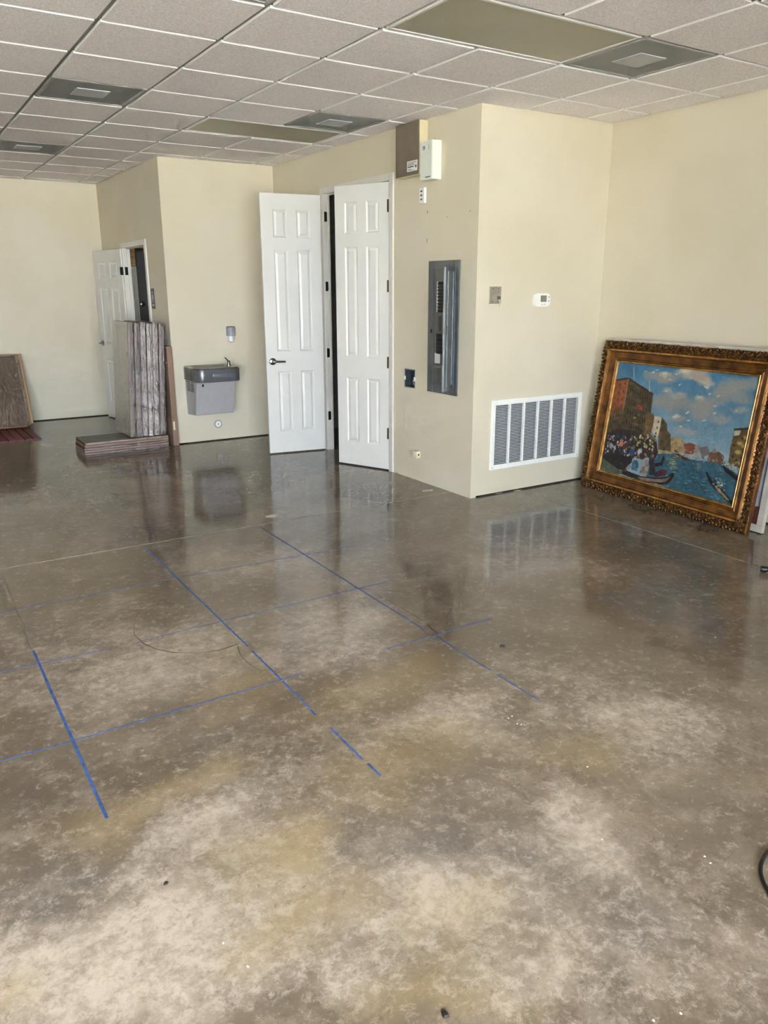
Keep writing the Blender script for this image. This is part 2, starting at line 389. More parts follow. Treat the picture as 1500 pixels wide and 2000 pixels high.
# storefront glazing behind the camera
gm = bpy.data.materials.new('clear_storefront_glass'); gm.use_nodes = True; nt = gm.node_tree
for n in list(nt.nodes): nt.nodes.remove(n)
o_ = nt.nodes.new('ShaderNodeOutputMaterial'); mx = nt.nodes.new('ShaderNodeMixShader'); tr = nt.nodes.new('ShaderNodeBsdfTransparent'); gl = nt.nodes.new('ShaderNodeBsdfGlossy')
fr = nt.nodes.new('ShaderNodeFresnel'); fr.inputs['IOR'].default_value = 1.3; gl.inputs['Roughness'].default_value = 0.02; tr.inputs['Color'].default_value = (0.93, 0.96, 0.95, 1)
nt.links.new(fr.outputs[0], mx.inputs[0]); nt.links.new(tr.outputs[0], mx.inputs[1]); nt.links.new(gl.outputs[0], mx.inputs[2]); nt.links.new(mx.outputs[0], o_.inputs[0])
M_ALU = mat('dark_bronze_aluminium', (70, 66, 60), 0.4, 0.6)
for i in range(nw):
    x0 = WX0+i*pw
    w = struct(link('window_%d' % (i+1), None)); w.location = (x0, YF-0.07, WZ0)
    hgt = WZ1-WZ0
    MB().box(0, 0.04, -0.05, 0.05, 0, hgt).box(pw-0.04, pw, -0.05, 0.05, 0, hgt).box(0.04, pw-0.04, -0.05, 0.05, 0, 0.06).box(0.04, pw-0.04, -0.05, 0.05, hgt-0.05, hgt).build('window_frame', M_ALU, w)
    MB().box(0.04, pw-0.04, -0.003, 0.003, 0.06, hgt-0.05).build('pane', gm, w)
pv = tag(MB().box(-30, 30, -45, YF-0.14, -0.2, -0.02).build('pavement', mat('sunlit_concrete_pavement', (200, 196, 188), 0.9, var=0.08, scale=2)), 'pale concrete pavement outside the storefront', 'pavement'); pv['kind'] = 'structure'

# ------------------------------------------------------------------ ceiling: deck, grid, tiles
ceiling = struct(MB().box(XL-0.2, XR+0.2, YF-0.2, YB+0.2, 3.3, 3.45).build('ceiling', mat('dark_deck', (90, 88, 84), 0.9)))
REG = [(XL, XR, YF, YV), (XL, XA, YV, YW), (XL, XD, YW, YB)]
LIGHTS = [(3, 5, -1, 0), (3, 5, 4, 5)]                         # k0,k1,r0,r1 of 2x4 lay-in lights
VENTS = [(1, 2, -1, 0), (1, 2, 3, 4), (1, 2, 7, 8), (5, 6, -1, 0), (4, 5, 3, 4)]
occ = set()
for k0, k1, r0, r1 in LIGHTS+VENTS:
    for k in range(k0, k1):
        for r in range(r0, r1): occ.add((k, r))
INS = 0.0145
def tile_mesh(w, d):
    # tegular edge: face drops below the grid, rim above rests on the flange
    me = MB().box(0, w, 0, d, 0, 0.024).mesh('ceiling_tile', M_TILE)
    me.materials.append(M_TEDGE)
    for p in me.polygons:
        if abs(p.normal.z) < 0.5: p.material_index = 1
    return me
full = tile_mesh(T-2*INS, T-2*INS)
rear = MB()
for k in range(-10, 8):
    for r in range(-12, 12):
        if (k, r) in occ: continue
        t = (k*T, (k+1)*T, r*T, (r+1)*T); bb = None
        for R_ in REG:
            o = (max(t[0], R_[0]), min(t[1], R_[1]), max(t[2], R_[2]), min(t[3], R_[3]))
            if o[1]-o[0] > 0.03 and o[3]-o[2] > 0.03:
                bb = o if bb is None else (min(bb[0], o[0]), max(bb[1], o[1]), min(bb[2], o[2]), max(bb[3], o[3]))
        if bb is None: continue
        w, d = bb[1]-bb[0]-2*INS, bb[3]-bb[2]-2*INS
        if r < -6 or k < -4:                                   # behind the camera or far out of the frame
            rear.box(bb[0]+INS, bb[0]+INS+w, bb[2]+INS, bb[2]+INS+d, H, H+0.022); continue
        me = full if abs(w-(T-2*INS)) < 1e-4 and abs(d-(T-2*INS)) < 1e-4 else tile_mesh(w, d)
        link('ceiling_tile', me, ceiling, (bb[0]+INS, bb[2]+INS, H))
rear.build('rear_tiles', M_TILE, ceiling)['kind'] = 'stuff'
ZT = H+0.012
def yspan(x):
    for x0, x1, y0, y1 in ((XL, XD, YF, YB), (XD, XA, YF, YW), (XA, XR, YF, YV)):
        if x0 <= x < x1: return y0, y1
def xspan(y):
    for x0, x1, y0, y1 in REG:
        if y0 <= y < y1: return x0, x1
for k in range(-9, 8):
    s = yspan(k*T)
    MB().box(-0.012, 0.012, s[0], s[1], ZT, ZT+0.004).box(-0.001, 0.001, s[0], s[1], ZT+0.004, ZT+0.035).build('main_tee', M_TEE, ceiling, loc=(k*T, 0, 0))
for r in range(-11, 12):
    s = xspan(r*T)
    if s: MB().box(s[0], s[1], -0.012, 0.012, ZT+0.0005, ZT+0.003).build('cross_tee', M_TEE, ceiling, loc=(0, r*T, 0))
for a in ((XA-0.02, XA, YV, YW), (XD-0.02, XD, YW, YB), (XR-0.02, XR, YF, YV), (XA-0.02, XR, YV-0.02, YV), (XD-0.02, XA, YW-0.02, YW), (XL, XD, YB-0.02, YB)):
    MB().box(*a, ZT-0.001, ZT+0.002).build('wall_angle', M_TEE, ceiling)

M_LENS = mat('unlit_prismatic_lens', (150, 146, 124), 0.35, var=0.03, scale=3, bump=0.25, bscale=160)
M_LFRAME = mat('white_fixture_frame', (214, 213, 208), 0.35, var=0.02)
for (k0, k1, r0, r1), lb in zip(LIGHTS, ('large unlit lay-in ceiling light nearest the camera, olive grey lens', 'unlit lay-in ceiling light above the double doors, olive grey lens')):
    t = thing('ceiling_light', lb, 'ceiling light', (k0*T, r0*T, H), group='unlit lay-in ceiling lights')
    w, d = (k1-k0)*T, (r1-r0)*T; e = 0.014; f = 0.036
    MB().box(e, w-e, e, f, 0.0, 0.03).box(e, w-e, d-f, d-e, 0.0, 0.03).box(e, f, f, d-f, 0.0, 0.03).box(w-f, w-e, f, d-f, 0.0, 0.03).build('frame', M_LFRAME, t, bevel=0.004)
    MB().box(f-0.002, w-f+0.002, f-0.002, d-f+0.002, 0.004, 0.008).build('lens', M_LENS, t)
    MB().box(e, w-e, e, d-e, 0.03, 0.12).build('housing', M_LFRAME, t)
# perforated diffusers: see-through grey face plate, pale deflector plate above it
pm = bpy.data.materials.new('perforated_grey_face'); pm.use_nodes = True; nt = pm.node_tree
b = nt.nodes['Principled BSDF']; b.inputs['Base Color'].default_value = lin((150, 152, 152)); b.inputs['Roughness'].default_value = 0.5
tc = nt.nodes.new('ShaderNodeTexCoord'); vo = nt.nodes.new('ShaderNodeTexVoronoi'); vo.inputs['Scale'].default_value = 180; vo.inputs['Randomness'].default_value = 0.0
nt.links.new(tc.outputs['Object'], vo.inputs['Vector'])
mr = nt.nodes.new('ShaderNodeMapRange'); mr.inputs['From Min'].default_value = 0.34; mr.inputs['From Max'].default_value = 0.42
nt.links.new(vo.outputs['Distance'], mr.inputs['Value']); nt.links.new(mr.outputs['Result'], b.inputs['Alpha'])
M_PERF = pm
M_PLEN = mat('dark_duct_lining', (60, 60, 60), 0.8)
M_DEFL = mat('pale_grey_deflector', (186, 188, 190), 0.5, var=0.02)
for (k0, k1, r0, r1), lb in zip(VENTS, ('grey perforated air diffuser cut by the top edge of the picture', 'grey perforated air diffuser on the left, two tiles from the corner light',
                                        'farthest grey perforated air diffuser, above the leaning wrapped boxes', 'grey perforated air diffuser beside the nearest lay-in light', 'grey perforated air diffuser beside the light above the double doors')):
    t = thing('ceiling_diffuser', lb, 'air vent', (k0*T, r0*T, H), group='perforated ceiling diffusers')
    e = 0.014; f = 0.035
    MB().box(e, T-e, e, f, 0.0, 0.02).box(e, T-e, T-f, T-e, 0.0, 0.02).box(e, f, f, T-f, 0.0, 0.02).box(T-f, T-e, f, T-f, 0.0, 0.02).build('frame', mat('grey_diffuser_frame', (150, 150, 148), 0.45), t, bevel=0.002)
    MB().box(f, T-f, f, T-f, 0.004, 0.005).build('perforated_face', M_PERF, t)
    MB().box(e, T-e, e, T-e, 0.09, 0.10).box(e, e+0.006, e, T-e, 0.02, 0.09).box(T-e-0.006, T-e, e, T-e, 0.02, 0.09).box(e, T-e, e, e+0.006, 0.02, 0.09).box(e, T-e, T-e-0.006, T-e, 0.02, 0.09).build('plenum_box', M_PLEN, t)
    MB().box(T*0.33, T*0.67, T*0.33, T*0.67, -0.001, 0.0036).build('deflector_plate', M_DEFL, t)

# ------------------------------------------------------------------ doors
M_DOOR = mat('white_door_paint', (214, 212, 207), 0.38, var=0.015, scale=6)
def door_panel(x0, x1, z0, z1, th):
    """raised panel seen from both faces: sloped sticking, groove, raised field"""
    mb = MB()
    for y, s in ((0.0, -1), (-th, 1)):
        rings = [(0.0, 0.0), (0.004, 0.002), (0.012, 0.0085), (0.018, 0.0085), (0.036, 0.002), (0.038, 0.002)]
        vs = []; fs = []
        for ins, dep in rings:
            yy = y+s*dep
            vs += [(x0+ins, yy, z0+ins), (x1-ins, yy, z0+ins), (x1-ins, yy, z1-ins), (x0+ins, yy, z1-ins)]
        for k in range(len(rings)-1):
            for i in range(4): fs.append((4*k+i, 4*k+(i+1) % 4, 4*k+4+(i+1) % 4, 4*k+4+i))
        fs.append(tuple(4*(len(rings)-1)+i for i in range(4)))
        mb.add(vs, fs)
    return mb
def make_door(name, hinge, ang, W, Z1, cols, rows, label, lever=None, hz=(), hinge_mat=None):
    th = 0.035
    d = struct(link(name, None, None, (hinge[0], hinge[1], 0), (0, 0, ang)), label, 'door')
    holes = [(c[0], c[1], r[0], r[1]) for c in cols for r in rows]
    lf = holed(MB(), 0, W, 0.012, Z1, holes, -th, 0.0, 'y').build('door_leaf', M_DOOR, d)
    for h in holes:
        door_panel(*h, th).build('door_panel', M_DOOR, d)
    for z in hz:
        MB().lathe([(0.0065, z-0.05), (0.0065, z+0.05)], 10, (-0.004, 0.004, 0)).box(0.0, 0.022, 0.0, 0.0012, z-0.05, z+0.05).build('hinge', hinge_mat or M_BLACK, d)
    if lever:
        lx, lz, sgn = lever
        h = MB()
        for s in (1, -1):
            y0 = 0.0 if s == 1 else -th
            h.lathe([(0.034, y0), (0.034, y0+s*0.008), (0.028, y0+s*0.012), (0.012, y0+s*0.014), (0.012, y0+s*0.045)], 20, (lx, 0, lz), 'y')
            h.tube([(lx, y0+s*0.045, lz), (lx+sgn*0.03, y0+s*0.05, lz), (lx+sgn*0.08, y0+s*0.05, lz-0.002), (lx+sgn*0.115, y0+s*0.047, lz-0.003)], [0.012, 0.011, 0.010, 0.009], 10)
        h.build('lever_handle', M_CHROME, d, smooth=True)
    return d
COLS = [(0.105, 0.24), (0.335, 0.47)]; ROWS = [(0.225, 0.82), (1.01, 1.95), (2.06, 2.315)]
make_door('door_1', (3.236, 3.318), math.atan2(0.17, -1), 0.585, 2.45, COLS, ROWS, 'white six panel door with lever handle, opened fully toward the fountain', lever=(0.523, 0.918, -1))
make_door('door_2', (3.262, 2.15), math.atan2(0.51, -0.217), 0.575, 2.45, COLS, ROWS, 'white six panel door standing ajar beside the breaker panel', hz=(2.265, 1.62, 0.974, 0.342), hinge_mat=mat('aged_brass', (120, 100, 66), 0.35, 0.9))
make_door('door_3', (2.022, 5.965), math.atan2(0.80, -0.125), 0.81, 2.045, [(0.13, 0.345), (0.465, 0.68)], [(0.22, 0.75), (0.93, 1.62), (1.72, 1.92)], 'white six panel restroom door swung back against the wall', lever=(0.745, 0.945, -1))
# frames and casings
def casing(name, XW, y0, y1, z1, label, dj, wd=0.058):
    mb = MB(); p = 0.016
    for a, b_ in ((y0-wd, y0), (y1, y1+wd)):
        mb.box(XW-p, XW, a, b_, 0.0, z1+wd)
    mb.box(XW-p, XW, y0, y1, z1, z1+wd)
    mb.box(XW-0.002, XW+dj, y0-0.02, y0, 0.0, z1).box(XW-0.002, XW+dj, y1, y1+0.02, 0.0, z1).box(XW-0.002, XW+dj, y0-0.02, y1+0.02, z1, z1+0.02)
    mb.box(XW+0.036, XW+dj, y0, y0+0.008, 0, z1).box(XW+0.036, XW+dj, y1-0.008, y1, 0, z1).box(XW+0.036, XW+dj, y0, y1, z1-0.008, z1)
    return struct(mb.build(name, M_TRIM, bevel=0.002), label, 'door frame')
c1 = casing('trim_1', XA, DA0, DA1, DAZ, 'white casing around the double door opening', 0.057)
c2 = casing('trim_2', XD, RD0, RD1, RDZ, 'white casing around the restroom doorway', 0.072)
for z in (1.621, 0.983, 0.353, 2.26):
    MB().prism([(-0.012, -0.045), (0.010, -0.045), (0.018, -0.037), (0.018, 0.037), (0.010, 0.045), (-0.012, 0.045)], -0.001, 0.001, 'y').build('hinge', M_BLACK, c1, loc=(XA+0.012, DA1-0.001, z))
for z in (1.80, 1.03, 0.25):
    MB().prism([(-0.002, -0.045), (0.030, -0.045), (0.038, -0.037), (0.038, 0.037), (0.030, 0.045), (-0.002, 0.045)], -0.001, 0.001, 'y').build('hinge', M_BLACK, c2, loc=(XD+0.004, RD1-0.001, z))
    MB().prism([(-0.030, -0.045), (0.0, -0.045), (0.0, 0.045), (-0.030, 0.045), (-0.036, 0.037), (-0.036, -0.037)], -0.001, 0.001, 'y').build('hinge', M_BLACK, c2, loc=(XD-0.018, RD1+0.005, z))
# closet behind the double doors and restroom interior
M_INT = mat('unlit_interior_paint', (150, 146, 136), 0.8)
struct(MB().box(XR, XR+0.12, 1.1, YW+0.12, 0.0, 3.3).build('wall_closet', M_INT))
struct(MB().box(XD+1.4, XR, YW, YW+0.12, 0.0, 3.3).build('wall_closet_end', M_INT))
struct(MB().box(XD+0.12, XD+1.6, YB, YB+0.12, 0.0, 3.3).build('wall_restroom_end', M_WALL))
struct(MB().box(XD+1.5, XD+1.62, YW+0.12, YB+0.12, 0.0, 3.3).build('wall_restroom_side', M_WALL))
struct(MB().box(XD+0.12, XD+1.5, YW+0.12, YB, 2.5, 2.55).build('ceiling_restroom', mat('restroom_ceiling', (200, 196, 186), 0.8)))
struct(MB().box(XA+0.12, XR, YV+0.12, YW, 2.6, 2.65).build('ceiling_closet', mat('restroom_ceiling', (200, 196, 186), 0.8)))
# shelf unit just inside the closet
M_SHELF = mat('dark_metal_shelf', (52, 50, 48), 0.5, 0.4)
t = thing('storage_shelf', 'dark metal shelving inside the closet behind the double doors', 'shelf', (XA+0.55, 3.05, 0))
for x, y in ((0, 0), (0.6, 0), (0, 0.4), (0.6, 0.4)): MB().box(x, x+0.03, y, y+0.03, 0, 2.0).build('post', M_SHELF, t)
for z in (0.15, 0.7, 1.25, 1.8): MB().box(0.03, 0.6, 0.03, 0.4, z, z+0.02).build('shelf_board', M_SHELF, t)
# restroom items seen through the doorway
def yb(x, y): return hit(x, y, 1, YB-0.02)
a0, a1, a2, a3 = yb(258, 560).x, yb(268, 560).x, yb(290, 560).x, yb(262, 520).z
tag(MB().box(a0-0.2, a1, YB-0.06, YB-0.002, 0.0, a3).build('wall_panelling', mat('pale_grey_laminate', (206, 212, 206), 0.4), bevel=0.003), 'pale grey laminate panel inside the restroom', 'panel')
tag(MB().box(a0-0.2, a1, YB-0.04, YB-0.002, a3+0.002, a3+0.45).build('wood_board', mat('tan_wood', (190, 160, 108), 0.6, var=0.2, scale=6, stretch=(1, 1, 8)), bevel=0.002), 'tan wooden board above the pale panel inside the restroom', 'board')
t = thing('inner_door', 'charcoal door with round knob inside the restroom', 'door', (a1+0.01, YB-0.045, 0))
M_CHAR = mat('charcoal_door_paint', (92, 93, 94), 0.45)
holed(MB(), 0, 0.8, 0.01, 2.1, [(0.5, 0.7, 0.2, 0.9), (0.5, 0.7, 1.1, 1.95)], 0.0, 0.04, 'y').build('door_leaf', M_CHAR, t)
MB().box(0.5, 0.7, 0.012, 0.03, 0.2, 0.9).build('door_panel', M_CHAR, t); MB().box(0.5, 0.7, 0.012, 0.03, 1.1, 1.95).build('door_panel', M_CHAR, t)
kz = yb(275, 594)
MB().lathe([(0.012, 0.0), (0.012, -0.03), (0.03, -0.04), (0.034, -0.055), (0.028, -0.07), (0.01, -0.076)], 16, (kz.x-a1-0.01, 0, kz.z), 'y').build('door_knob', M_CHROME, t, smooth=True)
# restroom sign
t = thing('restroom_sign', 'small dark restroom sign beside the restroom doorway', 'sign', (XD, 4.905, 1.50), RA)
MB().box(-0.055, 0.055, -0.006, 0.0, -0.105, 0.105).build('sign_plate', mat('dark_sign_plastic', (48, 46, 46), 0.35), t, bevel=0.004)
MS = mat('pale_sign_relief', (176, 176, 176), 0.5)
MB().lathe([(0.014, -0.008), (0.014, -0.005)], 14, (0.0, 0, 0.062), 'y').prism([(-0.018, 0.042), (0.018, 0.042), (0.026, -0.005), (0.010, -0.005), (0.008, -0.04), (-0.008, -0.04), (-0.010, -0.005), (-0.026, -0.005)], -0.008, -0.005, 'y').build('figure_symbol', MS, t)
for i in range(6): MB().box(-0.036+i*0.0125, -0.028+i*0.0125, -0.0075, -0.005, -0.075, -0.06).build('sign_letter', MS, t)

# ------------------------------------------------------------------ fittings on the panel wall (local x runs toward the corner, -y into the room)
M_PGREY = mat('blue_grey_panel_enamel', (100, 103, 105), 0.38, 0.25, var=0.04)
t = thing('breaker_panel', 'tall blue grey breaker panel with its door hanging open', 'electrical panel', (XA, 1.57, 0.787), RA)
PW, PH = 0.395, 1.02
d0, d1, e0, e1 = 0.075, 0.345, 0.07, 0.955
holed(MB(), 0, PW, 0, PH, [(d0, d1, e0, e1)], -0.012, 0.0, 'y').build('cover_frame', M_PGREY, t, bevel=0.002)
MB().box(d0-0.01, d0, -0.018, -0.012, e0-0.01, e1+0.01).box(d1, d1+0.01, -0.018, -0.012, e0-0.01, e1+0.01).box(d0, d1, -0.018, -0.012, e1, e1+0.01).box(d0, d1, -0.018, -0.012, e0-0.01, e0).build('door_lip', M_PGREY, t, bevel=0.002)
dead = MB().box(d0, d1, -0.006, -0.001, e0, e1).build('dead_front', mat('grey_dead_front', (104, 104, 100), 0.5), t)
M_BRK = mat('black_breaker', (22, 22, 24), 0.5)
for i in range(9):
    z = 0.84-i*0.026
    MB().box(0.140, 0.205, -0.022, -0.006, z, z+0.023).build('breaker', M_BRK, t, bevel=0.001)
    MB().box(0.215, 0.28, -0.022, -0.006, z, z+0.023).build('breaker', M_BRK, t, bevel=0.001)
for i in range(5):
    z = 0.44-i*0.032
    MB().box(0.130, 0.20, -0.022, -0.006, z, z+0.028).build('breaker', M_BRK, t, bevel=0.001)
lab = MB().box(0.108, 0.136, -0.0075, -0.006, 0.635, 0.865).build('circuit_label', M_PAPER, t)
for i in range(9): MB().box(0.111, 0.111+RND.uniform(.012, .022), -0.008, -0.0074, 0.65+i*0.024, 0.655+i*0.024).build('label_writing', M_INK, lab)
MB().box(0.095, 0.165, -0.0075, -0.006, 0.235, 0.315).build('circuit_label', M_PAPER, t)
MB().box(0.142, 0.172, -0.014, -0.006, 0.49, 0.60).build('main_breaker', mat('grey_breaker', (80, 78, 76), 0.5), t, bevel=0.002)
MB().box(0.045, 0.058, -0.017, -0.012, 0.47, 0.50).build('latch_slot', M_BLACK, t)
for x, z in ((0.36, 0.86), (0.36, 0.50), (0.37, 0.06)): MB().lathe([(0.005, -0.016), (0.005, -0.012)], 10, (x, 0, z), 'y').build('screw', M_STEEL, t)
dr = link('panel_door', MB().box(-(d1-d0)-0.008, 0, -0.004, 0.0, e0-0.01, e1+0.008).box(-(d1-d0)-0.008, -(d1-d0), 0.0, 0.012, e0-0.01, e1+0.008).box(-0.06, -0.045, -0.008, -0.004, e0+0.02, e1-0.02).box(-0.21, -0.195, -0.008, -0.004, e0+0.02, e1-0.02).mesh('panel_door', mat('panel_door_enamel', (106, 113, 119), 0.35, 0.25, var=0.03), 0.0015), t, (d1+0.004, -0.018, 0), (0, 0, math.radians(128)))  # door enamel lighter than the frame: its window light put into the colour
MB().box(-(d1-d0)-0.010, -(d1-d0)+0.035, -0.014, -0.003, 0.49, 0.545).build('door_latch', mat('grey_breaker', (80, 78, 76), 0.5), dr, bevel=0.002)

t = thing('junction_box', 'small empty blue electrical box set in the wall beside the door', 'junction box', (XA, (JB[0]+JB[1])/2, (JB[2]+JB[3])/2), RA)
bw, bh = (JB[1]-JB[0])/2, (JB[3]-JB[2])/2
M_BLUEB = mat('dark_blue_box_plastic', (50, 56, 63), 0.5)
holed(MB(), -bw-0.004, bw+0.004, -bh-0.004, bh+0.004, [(-bw+0.005, bw-0.005, -bh+0.005, bh-0.005)], -0.002, 0.0, 'y').build('rim', mat('grey_box_rim', (112, 112, 108), 0.5), t)
MB().box(-bw, bw, 0.06, 0.065, -bh, bh).box(-bw, -bw+0.006, 0, 0.06, -bh, bh).box(bw-0.006, bw, 0, 0.06, -bh, bh).box(-bw, bw, 0, 0.06, -bh, -bh+0.006).box(-bw, bw, 0, 0.06, bh-0.006, bh).build('box_shell', M_BLUEB, t)
for s in (-1, 1): MB().box(s*bw-0.012, s*bw+0.012, -0.003, 0.0, -0.016, 0.016).build('mounting_ear', M_WHITEP, t)
MB().tube([(-0.02, 0.055, -0.06), (-0.01, 0.04, -0.02), (0.02, 0.035, -0.03), (0.04, 0.05, -0.055)], 0.003).build('wire_stub', mat('white_wire', (210, 210, 205), 0.5), t)

t = thing('wall_cabinet', 'dark taupe wall cabinet with a white sticker, tight under the ceiling', 'cabinet', (XA, 1.945, 2.445), RA)
M_TAUPE = mat('taupe_enamel', (112, 102, 87), 0.45, var=0.03)
MB().box(0, 0.325, -0.074, 0.0, 0.0, 0.382).build('body', mat('cream_cabinet_side', (206, 194, 160), 0.5, var=0.03), t, bevel=0.002)
dr = MB().box(0.0, 0.322, -0.080, -0.0745, 0.002, 0.380).build('cabinet_door', M_TAUPE, t, bevel=0.002)
st = MB().box(0.165, 0.305, -0.0812, -0.080, 0.03, 0.105).build('sticker', M_PAPER, dr)
for i, (z, w, hh) in enumerate(((0.092, 0.115, .004), (0.082, 0.09, .004), (0.073, .09, .004), (0.058, 0.08, .010), (0.044, 0.05, .004), (0.036, .09, .003))):
    MB().box(0.175, 0.175+w, -0.0818, -0.0811, z, z+hh).build('sticker_print', M_INK, st)
MB().lathe([(0.011, -0.0818), (0.011, -0.0811)], 12, (0.285, 0, 0.062), 'y').build('sticker_print', M_INK, st)

t = thing('alarm_box', 'white steel alarm box beside the taupe cabinet', 'alarm box', (XA, 1.597, 2.392), RA)
MB().box(0, 0.157, -0.083, 0.0, 0.0, 0.272).build('body', mat('white_enamel_box', (226, 230, 220), 0.35, var=0.02), t, bevel=0.003)
cv = MB().box(0.003, 0.150, -0.087, -0.0832, 0.004, 0.268).build('cover', mat('white_enamel_cover', (214, 218, 208), 0.4, var=0.02), t, bevel=0.002)
MB().box(0.036, 0.064, -0.0880, -0.0871, 0.212, 0.236).build('logo_square', mat('navy_print', (52, 66, 108), 0.5), cv)
MB().prism([(0.042, 0.216), (0.058, 0.216), (0.050, 0.231)], -0.0888, -0.0881, 'y').build('logo_mark', mat('pale_print', (190, 200, 214), 0.5), cv)
for i in range(4): MB().box(0.112, 0.117, -0.0880, -0.0871, 0.208+i*0.009, 0.214+i*0.009).build('cover_print', M_INK, cv)
MB().box(0.072, 0.138, -0.0880, -0.0871, 0.014, 0.022).build('cover_print', M_INK, cv)
MB().lathe([(0.009, 0.270), (0.009, 0.280), (0.004, 0.284)], 10, (0.12, -0.04, 0), 'z').build('cable_gland', M_INK, t)

t = thing('wall_sensor', 'small white sensor plate below the white alarm box', 'sensor', (XA, 1.665, 2.298), RA)
MB().box(-0.036, 0.036, -0.022, 0.0, -0.057, 0.057).build('body', M_WHITEP, t, bevel=0.003)
for z in (-0.035, -0.005, 0.025): MB().box(-0.014, 0.012, -0.0226, -0.0221, z, z+0.012).build('button', M_INK, t)

t = thing('phone_jack', 'small beige surface jack low on the panel wall', 'socket', (XA, 1.70, 0.234), RA)
MB().box(-0.035, 0.030, -0.040, 0.0, -0.030, 0.030).build('body', mat('beige_plastic', (214, 204, 176), 0.4), t, bevel=0.004)
MB().box(0.0301, 0.0306, -0.026, -0.013, -0.008, 0.008).build('port', M_BLACK, t)

# picture hook holes left in the plaster
M_SCAR = mat('plaster_scar', (118, 106, 88), 0.9, var=0.3)
for x, y, a, c, lb in ((835, 414, .006, .012, 'short dark nail scar just below the white sensor plate'), (834, 470, .004, .02, 'long thin nail scar just above the breaker panel, left side'), (873, 424, .004, .006, 'tiny nail scar in the paint high above the breaker panel'), (918, 412, .004, .006, 'tiny nail scar in the paint close to the outside wall corner')):
    p = hit(x, y, 0, XA)
    o = tag(MB().prism([(-a, -c), (a*.6, -c*.7), (a, c*.5), (-a*.3, c)], -0.0008, 0.0002, 'y').build('plaster_scar', M_SCAR, loc=p, rot=(0, 0, RA)), lb, 'scar', 'nail scars above the breaker panel')

# ------------------------------------------------------------------ fittings on the grille wall
t = thing('switch_plate', 'steel two gang wall plate beside the corner', 'wall plate', (3.449, YV, 1.552))
M_PLATE = mat('galvanised_plate', (176, 170, 156), 0.4, 0.7, var=0.08)
MB().box(-0.058, 0.058, -0.007, 0.0, -0.062, 0.062).build('plate', M_PLATE, t, bevel=0.003)
MB().lathe([(0.016, -0.0076), (0.016, -0.0071)], 14, (-0.025, 0, 0.0), 'y').build('worn_disc', mat('worn_disc', (146, 142, 134), 0.5), t)
for x, z in ((-0.025, 0.045), (0.028, 0.045), (0.028, 0.022), (-0.025, -0.045), (0.028, -0.05)): MB().lathe([(0.004, -0.009), (0.004, -0.007)], 8, (x, 0, z), 'y').build('screw', mat('dull_screw', (110, 98, 84), 0.4, .8), t)
MB().box(0.018, 0.046, -0.014, -0.007, -0.032, -0.010).build('toggle_block', mat('dull_screw', (110, 98, 84), 0.4, .8), t, bevel=0.002)
MB().tube([(0.03, -0.012, -0.03), (0.036, -0.016, -0.055), (0.040, -0.012, -0.085)], 0.0025).build('wire_stub', mat('white_wire', (210, 210, 205), 0.5), t)

t = thing('thermostat', 'white rounded thermostat with small grey screen', 'thermostat', (3.912, YV, 1.512))
poly = []
for i in range(40):
    a = 2*math.pi*i/40; ca, sa = math.cos(a), math.sin(a)
    poly.append((0.082*math.copysign(abs(ca)**0.45, ca), 0.052*math.copysign(abs(sa)**0.45, sa)))
MB().prism(poly, -0.026, 0.0, 'y').build('body', M_WHITEP, t, bevel=0.004)
MB().box(-0.022, 0.040, -0.0272, -0.0260, -0.014, 0.034).build('screen', mat('lcd_grey_green', (120, 122, 106), 0.2), t)
for z in (0.022, -0.008): MB().box(0.058, 0.070, -0.0285, -0.0260, z-0.006, z+0.006).build('button', mat('grey_button', (150, 150, 146), 0.5), t, bevel=0.002)
for x in (-0.005, 0.022): MB().box(x-0.006, x+0.006, -0.0275, -0.0260, -0.036, -0.031).build('button', mat('grey_button', (150, 150, 146), 0.5), t)

t = thing('return_grille', 'large white return air grille low on the cream wall', 'air vent', (GX0, YV, GZ0))
GW, GH = GX1-GX0, GZ1-GZ0
holed(MB(), 0, GW, 0, GH, [(0.04, GW-0.04, 0.04, GH-0.04)], -0.012, 0.0, 'y').build('frame', M_WHITEP, t, bevel=0.003)
ncol, nsl = 6, 38
cw = (GW-0.08)/ncol
for i in range(1, ncol): MB().box(0.04+i*cw-0.007, 0.04+i*cw+0.007, -0.010, 0.012, 0.04, GH-0.04).build('mullion', M_WHITEP, t, bevel=0.001)
M_LOUV = mat('white_louver', (224, 226, 228), 0.4, var=0.02)
lw = cw-0.014
pit = (GH-0.08)/nsl
lv = MB().hexa([(0, -0.007, 0.0015), (lw, -0.007, 0.0015), (lw, 0.010, -0.0035), (0, 0.010, -0.0035)], [(0, -0.007, 0.0055), (lw, -0.007, 0.0055), (lw, 0.010, -0.0012), (0, 0.010, -0.0012)]).mesh('louver', M_LOUV)
for i in range(ncol):
    for j in range(nsl):
        link('louver', lv, t, (0.04+i*cw+0.007, 0, 0.04+(j+0.5)*pit))
MB().box(0.036, GW-0.036, 0.022, 0.026, 0.036, GH-0.036).build('filter_backing', mat('grey_filter', (64, 66, 68), 0.9), t)
for x in (0.02, GW-0.02): MB().lathe([(0.004, -0.014), (0.004, -0.012)], 8, (x, 0, 0.02), 'y').build('screw', M_STEEL, t)

